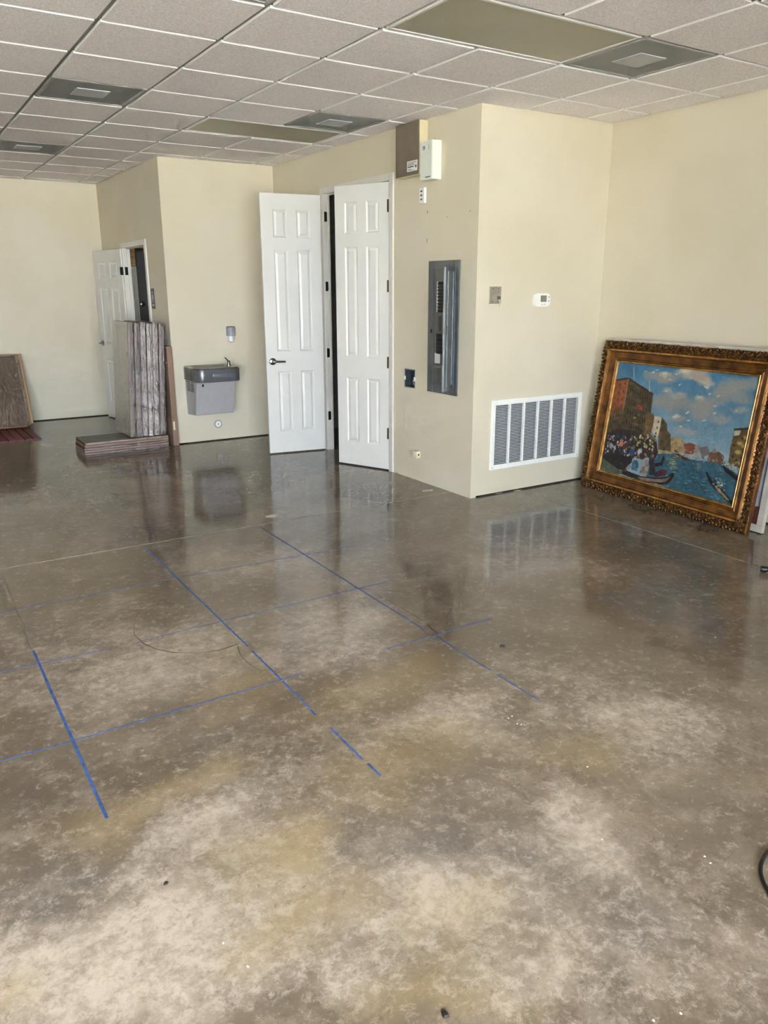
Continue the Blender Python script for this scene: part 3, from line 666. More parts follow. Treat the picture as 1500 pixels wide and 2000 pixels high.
# ------------------------------------------------------------------ drinking fountain and its neighbours
t = thing('drinking_fountain', 'grey wall hung drinking fountain with steel basin', 'drinking fountain', (2.17, YW, 0.0))
M_FGREY = mat('grey_fountain_vinyl', (172, 170, 172), 0.45, 0.1, var=0.03)
M_FDARK = mat('dark_grey_basin_apron', (98, 99, 104), 0.3, 0.3, var=0.04)
W = 0.465
WB = W-0.045
MB().hexa([(0.005, -0.265, 0.335), (WB, -0.265, 0.335), (WB, 0.0, 0.318), (0.005, 0.0, 0.318)], [(0.0, -0.355, 0.68), (WB, -0.355, 0.68), (WB, 0.0, 0.68), (0.0, 0.0, 0.68)]).build('cabinet_body', M_FGREY, t, bevel=0.006)
def rr(x0, x1, y0, y1, r, n=6):
    o = [(x0, y1)]
    for k in range(n+1):
        a = math.pi+k*math.pi/2/n; o.append((x0+r+r*math.cos(a), y0+r+r*math.sin(a)))
    for k in range(n+1):
        a = 1.5*math.pi+k*math.pi/2/n; o.append((x1-r+r*math.cos(a), y0+r+r*math.sin(a)))
    return o+[(x1, y1)]
MB().prism(rr(-0.008, W+0.004, -0.420, 0.0, 0.08), 0.682, 0.812).build('basin_apron', M_FDARK, t, bevel=0.006, smooth=True)
# steel basin with a dished bowl
mb = MB(); outer = rr(-0.006, W+0.002, -0.417, -0.002, 0.08); n = len(outer)
cx, cyy = W*0.46, -0.21
rings = [(1.0, 0.812), (0.97, 0.826), (0.86, 0.826), (0.80, 0.818), (0.66, 0.785), (0.35, 0.765), (0.05, 0.762)]
vs = [(cx+(x-cx)*s, cyy+(y-cyy)*s, z) for s, z in rings for x, y in outer]
fs = [(k*n+i, k*n+(i+1) % n, (k+1)*n+(i+1) % n, (k+1)*n+i) for k in range(len(rings)-1) for i in range(n)]+[tuple((len(rings)-1)*n+i for i in range(n))]
mb.add(vs, fs).build('steel_basin', M_STEEL, t, smooth=True)
MB().lathe([(0.022, 0.763), (0.022, 0.766), (0.006, 0.767)], 14, (cx, cyy, 0)).build('drain', M_CHROME, t)
bb = MB().lathe([(0.022, 0.824), (0.022, 0.834), (0.016, 0.850), (0.017, 0.868), (0.012, 0.880)], 14, (W-0.075, -0.27, 0)).tube([(W-0.075, -0.27, 0.872), (W-0.095, -0.265, 0.895), (W-0.112, -0.26, 0.915)], [0.008, 0.006, 0.004], 8)
bb.build('bubbler', M_CHROME, t, smooth=True)
pb = []
for i in range(28):
    a = 2*math.pi*i/28; ca, sa = math.cos(a), math.sin(a); pb.append((0.275+0.125*math.copysign(abs(ca)**0.35, ca), 0.748+0.030*math.copysign(abs(sa)**0.6, sa)))
MB().prism(pb, -0.430, -0.419, 'y').build('push_bar', mat('grey_push_bar', (112, 113, 119), 0.3, 0.3), t, bevel=0.004, smooth=True)
g = MB()
for c_ in range(2):
    for k in range(13):
        z = 0.575+k*0.018; y0 = -0.262+c_*0.115
        xo = (0.68-min(z, 0.68))*0.005/0.345
        if z < 0.672: g.box(xo-0.002, xo+0.003, y0, y0+0.095, z, z+0.009)
        else: g.box(-0.0105, -0.006, y0, y0+0.095, z+0.012, z+0.021)
gv = g.build('vent_slots', M_BLACK, t); gv['kind'] = 'stuff'
MB().hexa([(0.06, -0.3452, 0.635), (0.078, -0.3452, 0.635), (0.078, -0.34, 0.635), (0.06, -0.34, 0.635)], [(0.06, -0.3522, 0.662), (0.078, -0.3522, 0.662), (0.078, -0.347, 0.662), (0.06, -0.347, 0.662)]).build('badge', M_BLACK, t)

t = thing('wall_dispenser', 'small grey dispenser with pale nozzle above the fountain', 'dispenser', (2.69, YW, 1.055))
MB().lathe([(0.040, 0.062), (0.046, 0.066), (0.048, 0.145), (0.044, 0.152), (0.040, 0.153)], 20, (0, -0.05, 0)).box(-0.03, 0.03, -0.02, 0.0, 0.075, 0.145).build('body', mat('lilac_grey_plastic', (150, 150, 160), 0.35), t, smooth=True)
MB().lathe([(0.045, 0.153), (0.045, 0.158), (0.03, 0.160)], 20, (0, -0.05, 0)).build('cap', M_INK, t)
MB().lathe([(0.018, 0.0), (0.028, 0.008), (0.030, 0.062)], 16, (0, -0.05, 0)).build('nozzle', mat('pale_clear_plastic', (228, 230, 232), 0.2), t, smooth=True)

t = thing('cleanout_cover', 'small round white cover on the wall below the fountain', 'pipe cover', (2.505, YW, 0.182))
MB().lathe([(0.043, 0.0), (0.043, -0.006), (0.038, -0.010), (0.034, -0.006)], 24, (0, 0, 0), 'y').build('rim', mat('grey_ring', (150, 148, 144), 0.4), t)
MB().lathe([(0.034, -0.004), (0.033, -0.009), (0.01, -0.010)], 24, (0, 0, 0), 'y').build('cover', M_WHITEP, t)
MB().lathe([(0.007, -0.013), (0.007, -0.009)], 10, (0, 0, 0.0), 'y').build('screw', M_INK, t)

# ------------------------------------------------------------------ wrapped boxes
M_CARD = mat('brown_cardboard', (184, 150, 114), 0.75, var=0.10, scale=5, stretch=(1, 1, 0.2))
M_CARD2 = mat('mauve_brown_cardboard', (138, 110, 97), 0.7, var=0.14, scale=7, stretch=(1, 1, 0.3))
M_CARD3 = mat('grey_cardboard_face', (140, 138, 137), 0.6, var=0.10, scale=4)
M_RED = mat('dark_red_edge', (112, 44, 48), 0.6, var=0.15)
wm = bpy.data.materials.new('clear_stretch_wrap'); wm.use_nodes = True; nt = wm.node_tree
for n in list(nt.nodes): nt.nodes.remove(n)
wo = nt.nodes.new('ShaderNodeOutputMaterial'); wx_ = nt.nodes.new('ShaderNodeMixShader'); wt = nt.nodes.new('ShaderNodeBsdfTransparent'); wg = nt.nodes.new('ShaderNodeBsdfGlossy'); wf = nt.nodes.new('ShaderNodeFresnel')
wt.inputs['Color'].default_value = (0.95, 0.94, 0.95, 1); wg.inputs['Roughness'].default_value = 0.20; wf.inputs['IOR'].default_value = 2.3
tc = nt.nodes.new('ShaderNodeTexCoord'); mp = nt.nodes.new('ShaderNodeMapping'); mp.inputs['Scale'].default_value = (40, 40, 9)
nz = nt.nodes.new('ShaderNodeTexNoise'); nz.inputs['Scale'].default_value = 1.8; nz.inputs['Detail'].default_value = 5; nz.inputs['Distortion'].default_value = 1.2
bp = nt.nodes.new('ShaderNodeBump'); bp.inputs['Strength'].default_value = 0.8; bp.inputs['Distance'].default_value = 0.02
for a_, b_ in ((tc.outputs['Object'], mp.inputs[0]), (mp.outputs[0], nz.inputs['Vector']), (nz.outputs['Fac'], bp.inputs['Height']), (bp.outputs['Normal'], wg.inputs['Normal']), (bp.outputs['Normal'], wf.inputs['Normal']),
               (wf.outputs[0], wx_.inputs[0]), (wt.outputs[0], wx_.inputs[1]), (wg.outputs[0], wx_.inputs[2]), (wx_.outputs[0], wo.inputs[0])): nt.links.new(a_, b_)
M_WRAP = wm
def wrap_mesh(x0, x1, y0, y1, z0, z1, seed, amp=0.006, nx=20, nz_=50, bulge=0.010, side=1.0):
    """loose film around a slab: folds run down the front and left faces, gathered over the top"""
    r = random.Random(seed); mb = MB()
    ph = [r.uniform(0, 6.28) for _ in range(8)]
    def wv(a, v):      # a in metres across the fold direction
        f = 0.55*math.sin(150*a+ph[0]+2.6*math.sin(4*v+ph[1]))+0.45*math.sin(290*a+ph[2]+2.0*math.sin(7*v+ph[3]))
        return amp*(f*(0.5+0.5*math.sin(3.1*v+ph[4])**2)+0.35*math.sin(23*v+40*a+ph[5]))+r.uniform(-amp, amp)*0.12
    def grid(f, na, nb):
        vs = [f(i/na, j/nb) for i in range(na+1) for j in range(nb+1)]
        fs = [(i*(nb+1)+j, (i+1)*(nb+1)+j, (i+1)*(nb+1)+j+1, i*(nb+1)+j+1) for i in range(na) for j in range(nb)]
        mb.add(vs, fs)
    def roof(u, v):    # each bag stands out in a long ridge
        ua = 0.42+0.14*math.sin(2.3*v*4+ph[6]); sl = 0.30*(1+0.55*math.sin(1.6*v*4+ph[7])+0.2*math.sin(6.5*v*4+ph[5]))
        h_ = sl*ua*(x1-x0)*bulge/0.012*(0.55+0.9*(1-v))
        return (h_*u/ua if u < ua else h_*(1-u)/(1-ua))+bulge*(1.4*(1-v)+0.22*math.sin(34*v+ph[1])+0.15*math.sin(61*v+ph[3]+9*u))
    grid(lambda u, v: (x0+(x1-x0)*u, y0-0.003-amp-roof(u, v)-wv(u*(x1-x0), v*4), z0+(z1-z0)*v), nx, nz_)
    grid(lambda u, v: (x0-0.001-side*(amp+0.4*wv(u*(y1-y0), v*4)), y0+(y1-y0)*u, z0+(z1-z0)*v), 24, nz_)
    grid(lambda u, v: (x0+(x1-x0)*u, y0+(y1-y0)*v, z1+0.002+abs(wv(u*(x1-x0), v*3))*0.6), nx, 12)
    return mb
# tall stack standing on the flat pile, each box leaning a little toward the restroom wall
LEAN = math.radians(3.4)
nb = 6; bx0, bx1 = 1.555, 1.925; bt = (bx1-bx0)/nb
hs = [1.150, 1.140, 1.150, 1.135, 1.145, 1.130]; zb = [0.126]*6
ORD = ['nearest the room, grey faced', 'second', 'third', 'fourth', 'fifth', 'last, beside the plain carton']
for i in range(nb):
    y0 = 4.415-0.008*(i % 2); y1 = y0+0.58
    nm = 'plastic wrapped flat box in the upright stack, %s from the left' % ('first' if i == 0 else ('second', 'third', 'fourth', 'fifth', 'sixth')[i-1])
    t = thing('wrapped_flat_box', nm, 'box', (bx0+i*bt, y0, zb[i]+0.006), group='upright plastic wrapped boxes', rot=(0, LEAN, 0))
    hh = hs[i]
    MB().box(0, bt-0.010, 0, y1-y0, 0, hh).build('carton', M_CARD2, t, bevel=0.004)
    MB().box(bt-0.0135, bt-0.0095, -0.003, 0.01, 0.12, hh-0.10).build('edge_strip', M_RED, t)
    if i == 0:
        MB().box(-0.0012, -0.0002, 0.006, y1-y0-0.006, 0.006, hh-0.006).build('printed_face', M_CARD3, t)
        MB().box(-0.0025, -0.0005, 0.02, 0.03, 0.35, hh-0.1).build('edge_strip', M_RED, t)
        MB().prism([(0.10, 0.21), (0.20, 0.19), (0.22, 0.23), (0.12, 0.27)], -0.002, -0.0006, 'x').build('red_label', mat('red_label_print', (176, 58, 50), 0.6), t)
    wp = wrap_mesh(0.0, bt-0.008, 0, y1-y0, -0.0, hh+0.002, 10+i, amp=0.0016, bulge=0.016, side=1.0 if i == 0 else 0.0).build('plastic_wrap', M_WRAP, t, smooth=True)
# flat pile below
zz = 0.0
for i in range(5):
    th = 0.025; xo = RND.uniform(-0.012, 0.012)
    t = thing('flat_carton', 'wrapped flat carton lying under the upright stack, %s from the floor' % ('first', 'second', 'third', 'fourth', 'topmost')[i], 'box', (1.09+xo, 4.36+RND.uniform(-.004, .006), zz+0.001), group='flat cartons under the upright stack')
    MB().box(0, 0.84-xo, 0, 0.43, 0, th-0.003).build('carton', M_CARD2 if i < 4 else M_CARD, t, bevel=0.003)
    if i in (0, 2, 4):
        w_ = wrap_mesh(0, 0.838-xo, 0, 0.43, 0, th-0.004, 40+i, amp=0.0012, nx=60, nz_=4, bulge=0.0).build('plastic_wrap', M_WRAP, t, smooth=True)
    zz += th
# plain carton beside the wall edge
t = thing('plain_carton', 'plain brown carton standing on end against the wall corner', 'carton', (1.982, 4.37, 0.0))
MB().box(0.002, 0.064, 0.0, 0.40, 0.001, 0.30).build('lower_sleeve', M_CARD2, t, bevel=0.004)
MB().box(0.004, 0.062, 0.006, 0.40, 0.30, 1.03).build('carton_body', mat('dull_carton', (136, 110, 92), 0.75, var=0.08, scale=5), t, bevel=0.004)
MB().box(0.012, 0.030, -0.0025, 0.0, 0.17, 0.26).build('label_tape', mat('pale_yellow_label', (216, 212, 160), 0.6), t)
# boxes leaning on the far wall at the left edge
LA = math.atan2(0.36, 0.82)
for i in range(3):
    t = thing('leaning_flat_box', ('brown wrapped flat box leaning on the far wall, front one of three', 'brown wrapped flat box leaning on the far wall, middle one of three', 'brown flat box leaning on the far wall, rearmost of three')[i], 'box',
              (-0.10+0.03*i, 6.30+0.079*i, 0.046+0.0*i), group='flat boxes leaning on the far wall', rot=(-LA, 0, 0))
    ww = (0.955, 0.97, 0.985)[i]
    MB().box(0, ww, 0, 0.060, 0, 0.855+0.010*i).build('carton', M_CARD, t, bevel=0.006)
    MB().box(ww-0.004, ww+0.003, 0.008, 0.030, 0.25, 0.80).build('edge_strip', M_RED, t)
    if i < 2: wrap_mesh(0, ww+0.002, 0, 0.062, 0, 0.857+0.010*i, 60+i, amp=0.002, nx=70, nz_=30, bulge=0.0).build('plastic_wrap', M_WRAP, t, smooth=True)
t = thing('ribbed_sheet', 'dark maroon ribbed sheet on the floor under the leaning boxes', 'mat', (-0.55, 5.56, 0.0))
M_MAR = mat('dark_maroon_plastic', (98, 42, 46), 0.45, var=0.08)
MB().box(0, 1.43, 0, 0.80, 0.0005, 0.006).build('base_sheet', M_MAR, t)
for i in range(17):
    MB().box(i*0.0842, i*0.0842+0.074, 0.0, 0.80, 0.006, 0.016).build('slat', M_MAR, t, bevel=0.003)

# ------------------------------------------------------------------ gold framed picture leaning on the right wall
PB = Vector((4.318, 0.826, 0.0)); PYAW = -0.0631; PLEAN = 0.137; FW, FH = 1.60, 1.205; MW = 0.163; REC = 0.040; FT = 0.048
# local: x along the wall (to the right in the picture), y into the wall, z up the picture
e = Vector((math.sin(PYAW), -math.cos(PYAW), 0)); mm = Vector((math.cos(PYAW), math.sin(PYAW), 0))
up = mm*math.sin(PLEAN)+Vector((0, 0, 1))*math.cos(PLEAN); dp = up.cross(e)
if dp.dot(mm) < 0: dp = -dp
pic = thing('framed_picture', 'canal city oil painting in a carved gold frame leaning on the wall', 'painting')
pic.matrix_world = Matrix(((e.x, dp.x, up.x, PB.x), (e.y, dp.y, up.y, PB.y), (e.z, dp.z, up.z, PB.z+0.003), (0, 0, 0, 1)))
def gold(name, a, c, rough, sc):
    m = bpy.data.materials.new(name); m.use_nodes = True; nt = m.node_tree; b = nt.nodes['Principled BSDF']
    tc = nt.nodes.new('ShaderNodeTexCoord'); nz = nt.nodes.new('ShaderNodeTexNoise'); nz.inputs['Scale'].default_value = sc; nz.inputs['Detail'].default_value = 5
    rp = nt.nodes.new('ShaderNodeValToRGB'); rp.color_ramp.elements[0].color = lin(a); rp.color_ramp.elements[1].color = lin(c); rp.color_ramp.elements[0].position = 0.35; rp.color_ramp.elements[1].position = 0.68
    nt.links.new(tc.outputs['Object'], nz.inputs['Vector']); nt.links.new(nz.outputs['Fac'], rp.inputs['Fac']); nt.links.new(rp.outputs['Color'], b.inputs['Base Color'])
    b.inputs['Metallic'].default_value = 0.55; b.inputs['Roughness'].default_value = rough
    bp = nt.nodes.new('ShaderNodeBump'); bp.inputs['Strength'].default_value = 0.25; bp.inputs['Distance'].default_value = 0.004
    nt.links.new(nz.outputs['Fac'], bp.inputs['Height']); nt.links.new(bp.outputs['Normal'], b.inputs['Normal'])
    return m
M_GOLD = gold('antique_gold', (78, 47, 17), (132, 85, 34), 0.38, 14)
M_GOLDD = gold('dark_carved_gold', (52, 33, 15), (126, 86, 42), 0.35, 40)
M_GOLDL = gold('bright_gilt_lip', (140, 98, 44), (196, 146, 74), 0.32, 20)
# moulding profile: distance from the outer edge, depth (y, 0 = front plane, positive to the wall)
PROF = [(0.0, FT), (0.0, 0.018), (0.010, 0.012), (0.055, 0.010), (0.062, 0.002), (0.070, -0.004), (0.080, 0.000), (0.086, 0.012), (0.112, 0.024), (0.128, 0.028), (0.136, 0.022), (0.144, 0.024), (0.150, 0.034), (MW, 0.037), (MW, FT)]
def rail(side, prof=PROF):
    vs = []; n = len(prof)
    for end in (0, 1):
        for s, y in prof:
            if side == 'b': x, z = (s, s) if end == 0 else (FW-s, s)
            elif side == 't': x, z = (FW-s, FH-s) if end == 0 else (s, FH-s)
            elif side == 'l': x, z = (s, FH-s) if end == 0 else (s, s)
            else: x, z = (FW-s, s) if end == 0 else (FW-s, FH-s)
            vs.append((x, y, z))
    fs = [(i, i+1, n+i+1, n+i) for i in range(n-1)]+[(n-1, 0, n, 2*n-1)]
    return MB().add(vs, fs)
def blob(mb, c, rx, ry, rz, ang, tilt=0.0):
    """a small leaf shaped lump in the frame plane"""
    n, k = 8, 4; vs = []
    ca, sa = math.cos(ang), math.sin(ang)
    for j in range(k+1):
        ph = math.pi*j/k
        for i in range(n):
            th = 2*math.pi*i/n
            a = math.cos(ph)*rx; w = math.sin(ph)*math.cos(th)*rz*(1-0.35*math.cos(ph)); d = math.sin(ph)*math.sin(th)*ry
            vs.append((c[0]+a*ca-w*sa, c[1]-d+tilt*a, c[2]+a*sa+w*ca))
    fs = [(j*n+i, j*n+(i+1) % n, (j+1)*n+(i+1) % n, (j+1)*n+i) for j in range(k) for i in range(n)]
    mb.add(vs, fs)
rnd = random.Random(3)
for side, nm in (('b', 'bottom_rail'), ('t', 'top_rail'), ('l', 'left_rail'), ('r', 'right_rail')):
    ro = rail(side).build('frame_rail', M_GOLD, pic)
    # carved running ornament on the outer band
    mb = MB(); Ln = FW if side in 'bt' else FH
    def pt(u, s, y=0.008):
        return {'b': (u, y, s), 't': (u, y, FH-s), 'l': (s, y, u), 'r': (FW-s, y, u)}[side]
    base = 0.0 if side in 'bt' else math.pi/2
    step = 0.028; u = 0.07
    k = 0
    while u < Ln-0.07:
        s0 = 0.031+0.010*math.sin(k*1.1)
        blob(mb, pt(u, s0), 0.024, 0.013, 0.010, base+0.7*(-1)**k+rnd.uniform(-.2, .2))
        blob(mb, pt(u+0.010, 0.012+0.004*math.sin(k)), 0.015, 0.011, 0.008, base-0.9*(-1)**k)
        blob(mb, pt(u+0.004, 0.052-0.003*math.cos(k*1.7)), 0.012, 0.008, 0.006, base+rnd.uniform(-1.5, 1.5))
        if k % 3 == 0: blob(mb, pt(u+0.014, 0.033), 0.009, 0.019, 0.009, base)
        u += step; k += 1
    oo = mb.build('carved_ornament', M_GOLDD, ro, smooth=True); oo['kind'] = 'stuff'
    # bright lip next to the canvas and the outer bead
    pl_ = [(0.1485, 0.030), (0.1525, 0.026), (0.1585, 0.028), (MW+0.003, 0.042), (0.1485, 0.042)]
    rail(side, pl_).build('gilt_lip', M_GOLDL, ro)
    rail(side, [(0.064, -0.002), (0.067, -0.007), (0.072, -0.0085), (0.077, -0.006), (0.080, 0.002)]).build('bead_moulding', M_GOLDL, ro)
for cx_, cz in ((0.05, 0.05), (FW-0.05, 0.05), (0.05, FH-0.05), (FW-0.05, FH-0.05)):
    mb = MB(); base = math.atan2(FH/2-cz, FW/2-cx_)
    for q in range(7):
        a = base+(q-3)*0.42
        blob(mb, (cx_+math.cos(a)*0.022, 0.004, cz+math.sin(a)*0.022), 0.040-0.004*abs(q-3), 0.016, 0.011, a)
    blob(mb, (cx_, 0.000, cz), 0.022, 0.018, 0.020, base)
    for q in range(6):
        a = base+math.pi+(q-2.5)*0.5
        blob(mb, (cx_+math.cos(a)*0.024, 0.006, cz+math.sin(a)*0.024), 0.020, 0.013, 0.009, a)
    mb.build('corner_ornament', M_GOLDD, pic, smooth=True)
MB().box(MW-0.03, FW-MW+0.03, REC+0.003, REC+0.0075, MW-0.03, FH-MW+0.03).build('backing', mat('raw_canvas_back', (190, 176, 150), 0.9), pic)

# the painted canvas: colours laid by a small brush engine over a fine grid
def paint(nu, nv):
    src = np.array([(159, 76), (1462, 223), (1165, 1423), (-54, 1100)], float)      # canvas corners in the sketch coordinates used below
    dst = np.array([(0, 1), (1, 1), (1, 0), (0, 0)], float)
    A = []
    for (u, v), (x, y) in zip(dst, src):
        A.append([u, v, 1, 0, 0, 0, -x*u, -x*v]); A.append([0, 0, 0, u, v, 1, -y*u, -y*v])
    h = np.linalg.solve(np.array(A), src.ravel()); Hm = np.append(h, 1).reshape(3, 3)
    U, V = np.meshgrid(np.linspace(0, 1, nu), np.linspace(0, 1, nv))
    W_ = Hm[2, 0]*U+Hm[2, 1]*V+1; X = (Hm[0, 0]*U+Hm[0, 1]*V+Hm[0, 2])/W_; Y = (Hm[1, 0]*U+Hm[1, 1]*V+Hm[1, 2])/W_
    rg = np.random.default_rng(5)
    def vnoise(sx, sy, seed):
        g = np.random.default_rng(seed).random((64, 64)); a = (U*sx) % 63; b_ = (V*sy) % 63
        i, j = a.astype(int), b_.astype(int); fa, fb = a-i, b_-j; fa = fa*fa*(3-2*fa); fb = fb*fb*(3-2*fb)
        return (g[j, i]*(1-fa)+g[j, i+1]*fa)*(1-fb)+(g[j+1, i]*(1-fa)+g[j+1, i+1]*fa)*fb
    def fb(sx, sy, seed): return (vnoise(sx, sy, seed)+0.5*vnoise(2*sx, 2*sy, seed+1)+0.25*vnoise(4*sx, 4*sy, seed+2))/1.75
    img = np.zeros(U.shape+(3,))
    wx = (fb(26, 20, 11)-0.5)*26; wy = (fb(26, 20, 21)-0.5)*26
    def put(mask, c):
        m = np.clip(mask, 0, 1)[..., None]; img[:] = img*(1-m)+np.array(c, float)*m
    def poly(pts, c, var=0.12, seed=1, ragged=0.35):
        x = X+wx*ragged; y = Y+wy*ragged; ins = np.zeros(X.shape, bool); n = len(pts)
        for i in range(n):
            x0, y0 = pts[i]; x1, y1 = pts[(i+1) % n]
            if y0 == y1: continue
            cr = ((y0 > y) != (y1 > y)) & (x < (x1-x0)*(y-y0)/(y1-y0)+x0); ins ^= cr
        f = 1+var*2*(fb(40, 34, seed)-0.5)
        m = ins[..., None]; img[:] = np.where(m, np.array(c, float)*f[..., None], img)
    def dab(cx, cy, rx, ry, c, ang=0.0, soft=0.35, op=1.0, rag=0.6):
        dx = X+wx*rag-cx; dy = Y+wy*rag-cy; ca, sa = math.cos(ang), math.sin(ang)
        d = np.hypot((dx*ca+dy*sa)/rx, (-dx*sa+dy*ca)/ry)
        put(np.clip((1-d)/soft, 0, 1)*op, c)
    def line(x0, y0, x1, y1, w, c):
        L2 = (x1-x0)**2+(y1-y0)**2; t_ = np.clip(((X-x0)*(x1-x0)+(Y-y0)*(y1-y0))/L2, 0, 1)
        d = np.hypot(X+wx*.15-x0-t_*(x1-x0), Y+wy*.15-y0-t_*(y1-y0)); put(np.clip((w-d)/(0.4*w), 0, 1), c)
    # sky
    g = np.clip(V*1.25-0.25, 0, 1)[..., None]; top = np.array((58, 124, 168.)); low = np.array((148, 172, 180.))
    img[:] = low*(1-g)+top*g; img += ((fb(9, 7, 3)-0.5)*34)[..., None]; img += ((fb(60, 24, 8)-0.5)*16)[..., None]
    for cx, cy, rx, ry, c in [(470, 210, 75, 50, (158, 158, 152)), (600, 235, 95, 60, (168, 162, 152)), (590, 200, 50, 25, (206, 196, 176)), (560, 450, 130, 60, (150, 156, 152)),
            (600, 355, 60, 30, (172, 170, 160)), (850, 195, 175, 70, (196, 180, 160)), (770, 170, 70, 35, (216, 202, 178)), (950, 275, 80, 50, (206, 190, 168)), (900, 235, 90, 40, (184, 166, 152)),
            (660, 470, 190, 90, (150, 152, 148)), (700, 395, 90, 40, (170, 168, 160)), (905, 425, 50, 30, (220, 206, 184)), (920, 500, 140, 90, (160, 156, 150)), (900, 570, 100, 60, (152, 154, 152)),
            (1120, 380, 130, 85, (152, 154, 150)), (1240, 310, 150, 90, (158, 158, 152)), (1360, 290, 130, 60, (150, 156, 156)), (1260, 420, 130, 60, (146, 152, 154)), (690, 615, 80, 50, (164, 162, 156)),
            (680, 600, 40, 22, (206, 196, 180)), (1260, 545, 90, 40, (164, 164, 160)), (1070, 620, 110, 50, (152, 156, 160)), (760, 740, 120, 40, (158, 166, 170)), (1050, 470, 90, 40, (150, 154, 154))]:
        dab(cx, cy, rx*1.22, ry*1.22, c, soft=0.55, op=0.92, rag=2.4)
    for cx, cy in [(590, 195), (520, 160), (720, 295), (770, 180), (690, 195), (960, 320), (900, 415), (1000, 385), (1030, 565), (780, 555), (930, 630), (790, 632), (1070, 400), (600, 360), (830, 240), (410, 170), (1230, 540), (660, 600), (720, 690), (1040, 500), (480, 180), (640, 250), (870, 160)]:
        dab(cx, cy, rg.uniform(14, 30), rg.uniform(7, 13), (224, 214, 196), rg.uniform(-.5, .5), 0.6, 0.9, 1.0)
    # far banks of the canal
    poly([(620, 790), (700, 788), (742, 830), (730, 930), (612, 935)], (170, 142, 96), 0.25, 31)
    poly([(738, 850), (800, 838), (855, 862), (835, 945), (742, 940)], (150, 76, 52), 0.2, 33)
    poly([(842, 868), (885, 858), (892, 900), (855, 1000), (835, 1000)], (150, 142, 134), 0.15, 35)
    poly([(880, 885), (960, 868), (975, 930), (900, 985)], (118, 110, 110), 0.2, 37)
    poly([(960, 925), (1060, 918), (1105, 960), (1092, 1035), (950, 1010)], (122, 86, 66), 0.25, 39)
    poly([(1000, 900), (1030, 890), (1040, 930), (1000, 935)], (140, 120, 110), 0.2, 40)
    # water
    poly([(430, 930), (660, 935), (800, 995), (920, 1005), (1100, 1035), (1260, 1160), (1165, 1440), (560, 1260), (380, 1150)], (52, 100, 120), 0.2, 41)
    for i in range(330):
        x = rg.uniform(470, 1230); y = rg.uniform(960, 1400)
        s = (y-930)/470; c = [(34, 78, 92), (92, 148, 166), (22, 58, 72), (70, 124, 140), (120, 162, 170)][rg.integers(0, 5)]
        dab(x, y, rg.uniform(8, 26)*(0.5+s), rg.uniform(2.5, 6)*(0.6+s), c, rg.uniform(-.1, .35), 0.5, 0.75, 0.4)
    for i in range(40): dab(630+rg.normal(0, 24), 1030+rg.normal(0, 32), rg.uniform(8, 22), 4, (192, 172, 96), 0.1, 0.5, 0.8, 0.3)
    for i in range(22): dab(862+rg.normal(0, 9), 1060+rg.normal(0, 50), rg.uniform(5, 12), 4, (158, 160, 132), 0.1, 0.5, 0.8, 0.3)
    # left palaces
    poly([(130, 246), (248, 230), (186, 525), (60, 565), (64, 470)], (150, 78, 38), 0.3, 51)
    poly([(60, 540), (190, 515), (180, 640), (30, 690)], (112, 84, 50), 0.3, 52)
    poly([(246, 230), (472, 380), (446, 560), (398, 740), (380, 780), (-30, 800), (30, 660), (180, 600), (200, 470)], (84, 68, 42), 0.35, 53)
    poly([(130, 246), (248, 228), (474, 378), (470, 392), (246, 246), (132, 262)], (60, 42, 28), 0.2, 54)
    line(246, 240, 190, 520, 4, (178, 132, 84))
    for k in range(9):
        for r_ in range(4):
            x = 265+k*22; y = 330+r_*105+k*13
            if x < 455-r_*14: dab(x-r_*16, y, 6, 28, (34, 28, 24), 0.12, 0.5, 0.9, 0.2); dab(x-r_*16+9, y-8, 3, 24, (132, 112, 72), 0.12, 0.6, 0.6, 0.2)
    for x, y in [(165, 300), (210, 290), (150, 370), (195, 360), (140, 440), (180, 430)]: dab(x, y, 8, 20, (84, 40, 24), 0.15, 0.5, 0.9, 0.2)
    dab(205, 305, 20, 14, (206, 92, 52), 0, .5, .8)
    for k in range(5): dab(70+k*24, 610-k*6, 6, 24, (44, 34, 26), 0.15, 0.5, 0.9, 0.2)
    poly([(310, 480), (372, 492), (366, 535), (322, 528)], (158, 56, 40), 0.2, 55)
    dab(290, 605, 18, 14, (150, 140, 60)); dab(300, 670, 30, 20, (122, 96, 48)); dab(330, 580, 14, 18, (90, 110, 90))
    line(300, 130, 296, 240, 3, (206, 204, 196)); line(440, 260, 440, 350, 3, (206, 204, 196)); dab(438, 350, 10, 16, (178, 176, 166))
    poly([(400, 565), (470, 565), (478, 600), (440, 760), (500, 830), (372, 780)], (124, 94, 50), 0.3, 57)
    poly([(478, 594), (544, 600), (512, 760), (492, 806), (452, 738)], (200, 182, 152), 0.12, 58)
    for x, y in [(512, 645), (498, 700), (484, 752)]: dab(x, y, 9, 14, (80, 54, 40), 0.1, .5, .95, .1)
    poly([(544, 600), (592, 662), (592, 722), (618, 760), (622, 930), (500, 905), (505, 800)], (98, 80, 52), 0.35, 59)
    for k in range(12): dab(640+k*16, 850+rg.uniform(-30, 50), 6, 9, (110, 84, 56), 0, .5, .8)
    poly([(340, 870), (620, 925), (640, 945), (430, 940)], (170, 156, 116), 0.3, 60)
    # right palace
    poly([(1202, 716), (1340, 702), (1262, 1090), (1140, 1020), (1160, 900), (1188, 780)], (112, 88, 46), 0.3, 61)
    poly([(1206, 716), (1268, 712), (1250, 765), (1196, 772)], (186, 178, 150), 0.15, 62)
    poly([(1200, 705), (1342, 694), (1338, 716), (1200, 726)], (70, 50, 34), 0.2, 63)
